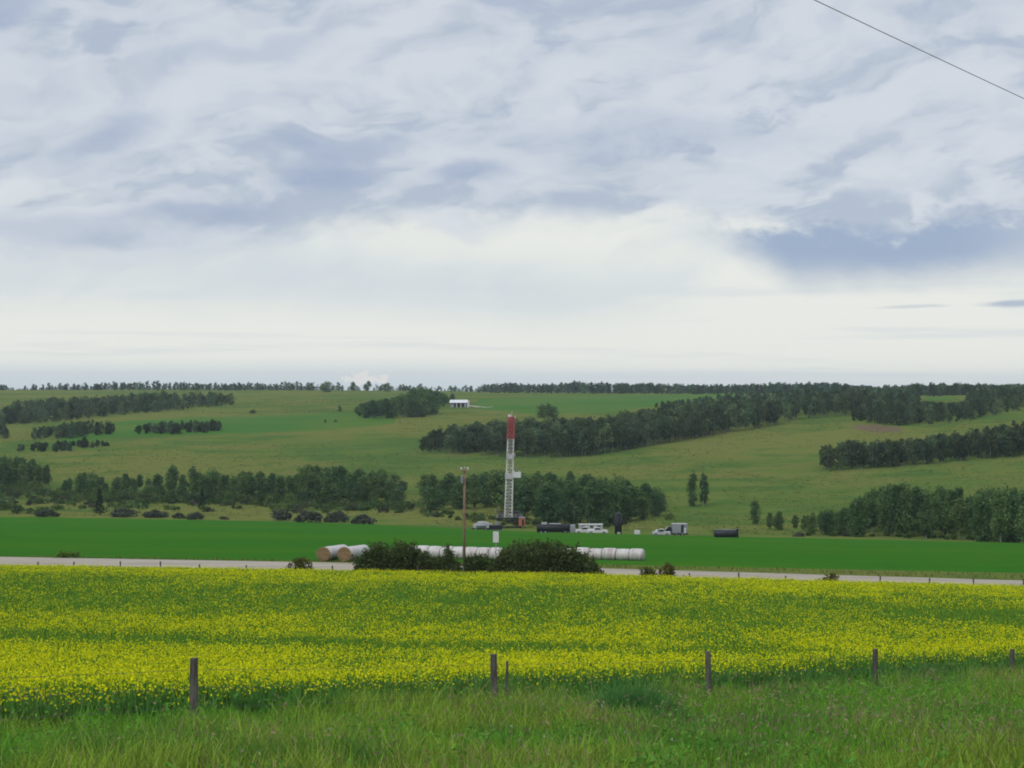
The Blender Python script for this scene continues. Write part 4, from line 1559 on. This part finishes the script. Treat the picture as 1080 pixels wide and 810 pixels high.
# ------------------------------------------------------------------ utility pole, cable and marker sign
def utility_pole():
    a = (489.5 - CX) / F
    Y = 181.0
    X = a * Y
    z = float(ground(X, Y))
    top = (CY - 494) * Y / F - z
    root = empty('utility_pole', (X, Y, z))
    tag(root, 'tall brown wooden utility pole with crossarm beside the road', 'utility pole')
    b = MB()
    b.tube([(0, 0, -0.5), (0.01, 0, top * 0.5), (0.06, 0, top)], [0.16, 0.14, 0.105], 12)
    b.build('pole', M['pole'], root, smooth_=True)
    b = MB()
    b.box((0.06, -0.16, top - 0.28), (0.8, 0.1, 0.12))
    b.build('crossarm', M['pole'], root)
    for sx in (-0.28, 0.38):
        b = MB()
        b.tube([(sx, -0.16, top - 0.22), (sx, -0.16, top - 0.02)], [0.03, 0.03], 8)
        b.tube([(sx, -0.16, top - 0.06), (sx, -0.16, top + 0.02), (sx, -0.16, top + 0.1)], [0.1, 0.12, 0.06], 10)
        b.build('insulator', M['white'], root)
    b = MB()
    b.tube([(0.06, 0, top - 0.02), (0.06, 0, top + 0.14)], [0.06, 0.04], 8)
    b.build('insulator', M['white'], root)
    b = MB()
    b.tube([(-0.2, -0.22, top - 1.45), (-0.2, -0.22, top - 0.75)], [0.13, 0.13], 12)
    b.box((-0.08, -0.12, top - 1.1), (0.12, 0.08, 0.3))
    b.build('fuse_box', M['grey'], root)


utility_pole()


def power_cable():
    a, c = Vector((5.05, 30, 6.39)), Vector((10.8, 38, 6.04))
    d = (c - a)
    p0 = a - d * 5.5
    p1 = a + d * 9.0
    n = 60
    pts = []
    for k in range(n + 1):
        t = k / n
        s = -5.5 + 14.5 * t                       # a at s=0, c at s=1
        p = a + Vector((d.x, d.y, 0)) * s
        z = 6.39 - 0.37 * s + 0.018 * (s * s - s)     # shallow sag
        pts.append(Vector((p.x, p.y, z)) - p0)
    b = MB()
    b.tube(pts, 0.0075, 8)
    o = b.build('power_cable', M['cable'], loc=p0)
    tag(o, 'thin dark overhead cable crossing the upper right sky', 'cable')


power_cable()


def marker_sign():
    Y = 197.0
    X = (523 - CX) * Y / F
    z = float(ground(X, Y))
    zt = (CY - 560.5) * Y / F - z
    zb = (CY - 572) * Y / F - z
    root = empty('marker_sign', (X, Y, z))
    tag(root, 'blank white upright marker sign on a post by the bales', 'sign')
    b = MB()
    b.box((0, 0, zt / 2 - 0.2), (0.08, 0.08, zt + 0.3))
    b.build('signpost', M['grey'], root)
    b = MB()
    b.box((0, -0.07, (zt + zb) / 2), (0.62, 0.04, zt - zb))
    b.build('sign_panel', M['white'], root)


marker_sign()


# ------------------------------------------------------------------ drilling rig
def drilling_rig():
    Y = 560.0
    px, row = 536.5, 559.5
    X = (px - CX) * Y / F
    z = float(ground(X, Y))
    s = Y / F
    Htop = (CY - 438) * Y / F - z
    root = empty('drilling_rig', (X, Y, z))
    tag(root, 'tall white lattice drilling rig mast with red top section', 'drilling rig')
    # substructure
    b = MB()
    for x in (-3.4, 3.4):
        for y in (-2.6, 2.6):
            b.bar((x * 1.15, y, -0.3), (x, y, 3.0), 0.4)
        b.bar((x * 1.1, -2.6, 0.4), (x, 2.6, 2.8), 0.22)
        b.bar((x * 1.1, 2.6, 0.4), (x, -2.6, 2.8), 0.22)
    for y in (-2.6, 2.6):
        b.bar((-3.8, y, 0.3), (3.3, y, 2.8), 0.22)
        b.bar((3.8, y, 0.3), (-3.3, y, 2.8), 0.22)
        b.bar((-4.0, y, 0.0), (4.0, y, 0.0), 0.4)
    b.build('substructure', M['dark'], root)
    b = MB(); b.box((0.2, 0, 3.15), (8.2, 6.2, 0.3))
    b.build('drill_floor', M['dark'], root)
    b = MB()
    for x in (-3.8, -1.9, 0.2, 2.2, 4.2):
        b.bar((x, -3.0, 3.3), (x, -3.0, 4.4), 0.07)
    for zz in (3.85, 4.4):
        b.bar((-3.8, -3.0, zz), (4.2, -3.0, zz), 0.07)
    b.build('handrail', M['dirty_white'], root)
    b = MB(); b.box((2.5, 0.6, 4.2), (1.8, 2.2, 1.8), taper=0.9)
    b.box((-2.4, 1.2, 3.9), (1.6, 1.6, 1.2))
    b.build('drawworks', M['dark'], root)
    # mast: leans a touch to the right
    lean = 1.0 / (Htop - 3)
    def corner(h, sx, sy):
        t = (h - 3) / (Htop - 3)
        w = 1.12 * (1 - t) + 0.82 * t
        return Vector((-0.15 + sx * w + lean * (h - 3), sy * (0.95 * (1 - t) + 0.75 * t), h))
    H1 = Htop - 7.4
    def lattice(h0, h1, n, leg, br):
        b = MB()
        for sx in (-1, 1):
            for sy in (-1, 1):
                b.bar(corner(h0, sx, sy), corner(h1, sx, sy), leg)
        for k in range(n):
            a, c = h0 + (h1 - h0) * k / n, h0 + (h1 - h0) * (k + 1) / n
            for (p, q) in (((-1, -1), (1, -1)), ((1, -1), (1, 1)), ((1, 1), (-1, 1)), ((-1, 1), (-1, -1))):
                b.bar(corner(c, *p), corner(c, *q), br)
                if k % 2:
                    p, q = q, p
                b.bar(corner(a, *p), corner(c, *q), br)
                if leg < 0.3:
                    b.bar(corner(a, *q), corner(c, *p), br)
        return b
    lattice(3.2, H1 * 0.55, 12, 0.38, 0.10).build('mast_section', M['mast_white'], root)
    lattice(H1 * 0.55 + 0.02, H1, 11, 0.36, 0.10).build('mast_section', M['mast_white'], root)
    lattice(H1 + 0.02, Htop - 1.3, 6, 0.62, 0.3).build('red_section', M['red'], root)
    t = Htop - 0.6
    b = MB(); b.box((corner(t, 0, 0).x - 0.1, 0, t - 0.25), (2.3, 1.8, 0.8))
    b.build('crown_block', M['red'], root)
    b = MB(); b.box((corner(t, 0, 0).x - 0.6, 0, t + 0.5), (0.9, 0.7, 0.7)); b.box((corner(t, 0, 0).x + 1.15, 0, t + 0.1), (0.4, 0.5, 0.6))
    b.bar((corner(t, 0, 0).x + 0.1, 0, t + 0.2), (corner(t, 0, 0).x + 0.15, 0, t + 1.9), 0.12)
    b.build('crown_sheaves', M['white'], root)
    # racking board (white platform on the right)
    zb = (CY - 500.5) * Y / F - z
    xc = corner(zb, 1, 0).x
    b = MB(); b.box((xc + 1.25, 0, zb - 0.1), (2.6, 2.6, 1.7)); b.box((xc + 1.9, 0, zb + 1.0), (0.18, 2.4, 0.7)); b.box((xc + 0.5, 0, zb + 1.0), (0.18, 2.4, 0.7))
    b.build('racking_board', M['white'], root)
    b = MB(); b.bar((xc - 0.1, 0, zb + 3.2), (xc + 2.4, 0, zb + 0.9), 0.14)
    b.build('stay', M['grey'], root)
    zb2 = (CY - 481) * Y / F - z
    xc = corner(zb2, 1, 0).x
    b = MB(); b.box((xc - 1.0, -1.0, zb2 - 0.2), (2.2, 0.7, 1.5)); b.box((xc + 0.35, 0, zb2 + 0.3), (0.6, 1.0, 1.0))
    b.build('travelling_block', M['dirty_white'], root)
    zb3 = (CY - 502) * Y / F - z
    b = MB(); b.box((corner(zb3, 0, 0).x - 0.2, -1.1, zb3), (2.4, 0.6, 1.8))
    b.build('top_drive', M['dirty_white'], root)
    b = MB()
    b.bar(corner(6, 0, 0), corner(zb2 - 0.8, 0, 0), 0.22)
    b.build('drill_pipe', M['grey'], root)


drilling_rig()


def wheels(root, xs, y, r, w=0.3):
    for x in xs:
        for sy in (-1, 1):
            b = MB()
            b.tube([(x, sy * y - w / 2, r), (x, sy * y + w / 2, r)], [r, r], 16)
            t = b.build('wheel', M['rubber'], root)
            b = MB()
            b.tube([(x, sy * (y + w / 2 * 0.98), r), (x, sy * (y + w / 2 + 0.03), r)], [r * 0.55, r * 0.5], 12)
            b.build('rim', M['grey'], t)


def at(px, row):
    p = hit(px, row)
    return p, p.y / F


def pickup(px, row, length, mat, label, rz=0.0, cat='pickup truck', group=None):
    p, _ = at(px, row)
    root = empty('pickup_truck', p, rz)
    tag(root, label, cat, group)
    L = length / 2
    b = MB()
    b.prism([(-L, 0.5), (L, 0.5), (L, 1.0), (L * 0.92, 1.15), (L * 0.42, 1.2), (-L, 1.22)], -0.95, 0.95)
    b.build('body', mat, root)
    b = MB()
    b.prism([(-L * 0.32, 1.2), (L * 0.46, 1.2), (L * 0.22, 1.92), (-L * 0.24, 1.95)], -0.85, 0.85)
    c = b.build('cab', mat, root)
    for sy in (-1, 1):
        b = MB(); b.prism([(-L * 0.26, 1.28), (L * 0.36, 1.28), (L * 0.2, 1.80), (-L * 0.2, 1.82)], sy * 0.853 - 0.005, sy * 0.853 + 0.005)
        b.build('window', M['glass'], c)
    b = MB(); b.add([(L * 0.44, -0.75, 1.27), (L * 0.44, 0.75, 1.27), (L * 0.255, 0.7, 1.86), (L * 0.255, -0.7, 1.86)], [(0, 1, 2, 3)])
    b.build('windscreen', M['glass'], c)
    wheels(root, (-L * 0.62, L * 0.62), 0.86, 0.42, 0.26)
    return root


def rig_site():
    # long black tank trailer
    p, s = at(586, 563)
    L = 40 * s
    root = empty('tank_trailer', p)
    tag(root, 'long low black tank trailer right of the rig', 'trailer')
    b = MB(); b.tube([(-L / 2, 0, 1.55), (-L / 2 + 0.15, 0, 1.55), (L * 0.36, 0, 1.55), (L * 0.36 + 0.15, 0, 1.55)], [0.9, 1.1, 1.1, 0.9], 20)
    b.build('tank', M['black'], root, smooth_=True)
    b = MB(); b.box((-0.4, 0, 0.62), (L * 0.9, 1.4, 0.3))
    b.build('chassis', M['black'], root)
    b = MB(); b.box((-L * 0.3, 0, 2.85), (1.5, 1.0, 0.55)); b.box((-L * 0.02, 0, 2.75), (3.4, 0.8, 0.2))
    b.build('hatch', M['dirty_white'], root)
    b = MB(); b.box((L * 0.45, 0, 1.5), (1.5, 2.2, 1.9), taper=0.92)
    b.build('pump_cabinet', M['grey'], root)
    wheels(root, (-L * 0.38, -L * 0.27, L * 0.25), 1.0, 0.5)
    # white vehicles
    pickup(617, 563, 5.6, M['white'], 'white pickup truck parked next to the long black tank', 3.14)
    pickup(630, 563.5, 5.8, M['white'], 'white pickup truck parked nearest the black upright tank', 0.0)
    p, s = at(623, 560.5)
    root = empty('office_trailer', p)
    tag(root, 'low white office trailer behind the two parked pickups', 'trailer')
    b = MB(); b.box((0, 0, 1.3), (7.0, 2.4, 1.5)); b.build('cabin', M['dirty_white'], root)
    b = MB(); b.box((0, 0, 2.13), (7.2, 2.6, 0.14)); b.build('roof', M['white'], root)
    for x in (-2.2, 0.2, 2.3):
        b = MB(); b.box((x, -1.21, 1.5), (0.9, 0.04, 0.6)); b.build('window', M['glass'], root)
    b = MB(); b.box((0, 0, 0.35), (6.6, 2.0, 0.4)); b.build('chassis', M['dark'], root)
    # upright black tank
    p, s = at(652, 563.5)
    root = empty('storage_tank', p)
    tag(root, 'upright cylindrical black storage tank at the field edge', 'tank')
    b = MB(); b.tube([(0, 0, -0.2), (0, 0, 5.8)], [1.0, 1.0], 24); b.build('tank_body', M['black'], root, smooth_=True)
    b = MB(); b.tube([(0, 0, 5.8), (0, 0, 6.1)], [1.06, 0.3], 24); b.build('tank_lid', M['dark'], root)
    b = MB()
    for x in (-0.25, 0.25):
        b.bar((x, -1.1, 0), (x, -1.1, 6.0), 0.06)
    for k in range(14):
        b.bar((-0.25, -1.1, 0.4 + k * 0.4), (0.25, -1.1, 0.4 + k * 0.4), 0.045)
    b.build('ladder', M['dark'], root)
    b = MB(); b.box((0.1, -1.5, 0.35), (0.9, 0.6, 0.7)); b.build('valve_box', M['dirty_white'], root)
    p, s = at(672, 564)
    root = empty('liquid_tote', p)
    tag(root, 'small white liquid tote standing alone right of the upright tank', 'tote')
    b = MB(); b.box((0, 0, 0.72), (1.5, 1.1, 1.0)); b.build('container', M['white'], root)
    b = MB(); b.box((0, 0, 0.1), (1.6, 1.2, 0.18)); b.build('pallet', M['grey'], root)
    # service truck with a box body
    p, s = at(709, 565.5)
    root = empty('service_truck', p)
    tag(root, 'grey service truck with tall box body and white nose', 'truck')
    b = MB(); b.box((1.9, 0, 2.1), (4.0, 2.4, 2.4)); b.build('box_body', M['grey'], root)
    b = MB(); b.box((1.9, 0, 3.34), (4.1, 2.5, 0.1)); b.build('box_roof', M['dirty_white'], root)
    b = MB(); b.box((2.6, -1.215, 2.1), (0.7, 0.03, 2.0)); b.build('side_door', M['dark'], root)
    b = MB(); b.box((3.3, -1.212, 1.6), (0.5, 0.03, 1.4)); b.build('side_panel', M['white'], root)
    b = MB(); b.prism([(-2.1, 0.7), (-0.3, 0.7), (-0.3, 2.5), (-1.2, 2.55), (-1.9, 1.7)], -1.1, 1.1); c = b.build('cab', M['dark'], root)
    b = MB(); b.prism([(-4.6, 0.6), (-2.1, 0.6), (-2.1, 1.5), (-4.1, 1.75), (-4.6, 1.3)], -1.0, 1.0); b.build('bonnet', M['white'], root)
    b = MB(); b.add([(-1.93, -0.9, 1.75), (-1.93, 0.9, 1.75), (-1.25, 0.9, 2.5), (-1.25, -0.9, 2.5)], [(0, 3, 2, 1)]); b.build('windscreen', M['glass'], c)
    b = MB(); b.box((0, 0, 0.65), (8.6, 1.1, 0.3)); b.build('chassis', M['dark'], root)
    wheels(root, (-3.6, 1.0, 2.6), 1.0, 0.5)
    pickup(697.5, 565.5, 4.8, M['dirty_white'], 'off white pickup truck at the nose of the service truck', 3.14)
    # low black tank at right
    p, s = at(765.5, 567.5)
    L = 25 * s
    root = empty('water_tank', p)
    tag(root, 'low dark horizontal tank lying alone at the field edge', 'tank')
    b = MB(); b.tube([(-L / 2, 0, 1.15), (-L / 2 + 0.2, 0, 1.15), (L / 2 - 0.2, 0, 1.15), (L / 2, 0, 1.15)], [0.75, 0.95, 0.95, 0.75], 20); b.build('tank_body', M['dark'], root, smooth_=True)
    for x in (-L * 0.3, 0, L * 0.3):
        b = MB(); b.box((x, 0, 0.2), (0.4, 1.8, 0.5)); b.build('cradle', M['dark'], root)
    b = MB(); b.box((0, 0, 2.15), (L * 0.8, 0.5, 0.12)); b.build('walkway', M['grey'], root)
    b = MB(); b.box((L / 2 - 0.1, 0, 1.3), (0.4, 1.9, 2.2)); b.build('end_plate', M['black'], root)
    # left of the mast
    p, s = at(507, 559.5)
    root = empty('pump_trailer', p)
    tag(root, 'light grey pump trailer farthest left of the rig', 'trailer')
    b = MB(); b.prism([(-2.2, 0.8), (2.4, 0.8), (2.4, 2.1), (1.6, 2.5), (-0.6, 2.6), (-1.4, 1.9), (-2.2, 1.7)], -1.1, 1.1); b.build('pump_housing', M['dirty_white'], root)
    b = MB(); b.tube([(-1.2, -1.2, 1.5), (1.4, -1.2, 1.5)], [0.42, 0.42], 14); b.build('pipe', M['grey'], root)
    b = MB(); b.box((0, 0, 0.6), (5.4, 1.6, 0.3)); b.build('chassis', M['dark'], root)
    wheels(root, (-1.4, 1.5), 0.95, 0.45)
    p, s = at(521, 559.5)
    root = empty('generator_unit', p)
    tag(root, 'dark generator unit between the pump trailer and rig mast', 'generator')
    b = MB(); b.box((0, 0, 0.95), (5.0, 2.0, 1.3)); b.build('engine_housing', M['dark'], root)
    b = MB(); b.tube([(0.9, 0, 1.6), (0.9, 0, 2.6)], [0.5, 0.5], 14); b.build('air_cleaner', M['grey'], root)
    b = MB(); b.box((-1.3, 0, 1.85), (1.8, 1.6, 0.5)); b.build('radiator', M['grey'], root)
    b = MB(); b.box((0, 0, 0.15), (5.4, 2.1, 0.3)); b.build('skid', M['grey'], root)
    # orange doghouse
    p, s = at(550.5, 557)
    root = empty('doghouse_cabin', p)
    tag(root, 'orange brown crew cabin on legs just right of the mast', 'cabin')
    b = MB(); b.box((0, 0, 2.0), (2.0, 2.2, 2.5)); b.build('cabin_wall', M['orange'], root)
    b = MB(); b.box((0, 0, 3.3), (2.2, 2.4, 0.12)); b.build('roof', M['grey'], root)
    b = MB(); b.box((0.3, -1.11, 1.8), (0.7, 0.03, 1.8)); b.build('door', M['dark'], root)
    for x in (-0.85, 0.85):
        for y in (-0.95, 0.95):
            b = MB(); b.box((x, y, 0.35), (0.16, 0.16, 0.9)); b.build('leg', M['dark'], root)


rig_site()


def barn():
    p, s = at(484, 429.5)
    root = empty('barn', p, math.radians(-4))
    tag(root, 'far white roofed barn with open front beside dark trees', 'barn')
    W, D, H = 13.0, 9.0, 3.6
    b = MB()
    b.box((0, D / 2 - 0.1, H / 2 - 0.2), (W, 0.2, H))
    for x in (-W / 2 + 0.1, W / 2 - 0.1):
        b.box((x, 0, H / 2 - 0.2), (0.2, D - 0.42, H))
    b.box((-W * 0.36, -D / 2 + 0.1, H / 2 - 0.2), (W * 0.2, 0.18, H))
    b.build('wall', M['barnwall'], root)
    b = MB()
    for x in (-W * 0.1, W * 0.15, W * 0.4):
        b.box((x, -D / 2 + 0.15, H / 2 - 0.2), (0.7, 0.3, H - 0.02))
    b.build('front_pillars', M['white'], root)
    b = MB()
    y0, y1 = -D / 2 - 0.6, D / 2 + 0.6
    b.add([(-W / 2 - .5, y0, H - 0.1), (W / 2 + .5, y0, H - 0.1), (W / 2 + .3, 0, H + 2.2), (-W / 2 - .3, 0, H + 2.2), (-W / 2 - .5, y1, H - 0.1), (W / 2 + .5, y1, H - 0.1)],
          [(0, 1, 2, 3), (3, 2, 5, 4), (0, 3, 4), (1, 5, 2), (0, 4, 5, 1)])
    b.build('roof', M['roof'], root)
    p2, s = at(494, 429.5)
    root = empty('grain_silo', p2)
    tag(root, 'narrow white silo standing right of the far barn', 'silo')
    b = MB(); b.tube([(0, 0, -0.2), (0, 0, 4.6)], [0.9, 0.9], 16); b.build('silo_body', M['white'], root)
    b = MB(); b.tube([(0, 0, 4.6), (0, 0, 5.2)], [0.98, 0.1], 16); b.build('silo_cap', M['roof'], root)


barn()


# ------------------------------------------------------------------ haze
def haze():
    b = MB()
    x0, x1, y0, y1, z0, z1 = -3400, 3400, -140, 5200, -110, 30
    b.box(((x0 + x1) / 2, (y0 + y1) / 2, (z0 + z1) / 2), (x1 - x0, y1 - y0, z1 - z0))
    m = bpy.data.materials.new('haze_air')
    m.use_nodes = True
    nt = m.node_tree
    nt.nodes.clear()
    v = nt.nodes.new('ShaderNodeVolumePrincipled')
    v.inputs['Color'].default_value = (0.72, 0.82, 0.95, 1)
    v.inputs['Density'].default_value = 0.00006
    v.inputs['Anisotropy'].default_value = 0.2
    o = nt.nodes.new('ShaderNodeOutputMaterial')
    nt.links.new(v.outputs[0], o.inputs['Volume'])
    ob = b.build('haze', m)
    tag(ob, 'faint bluish haze over the far hills', 'haze', kind='stuff')


haze()
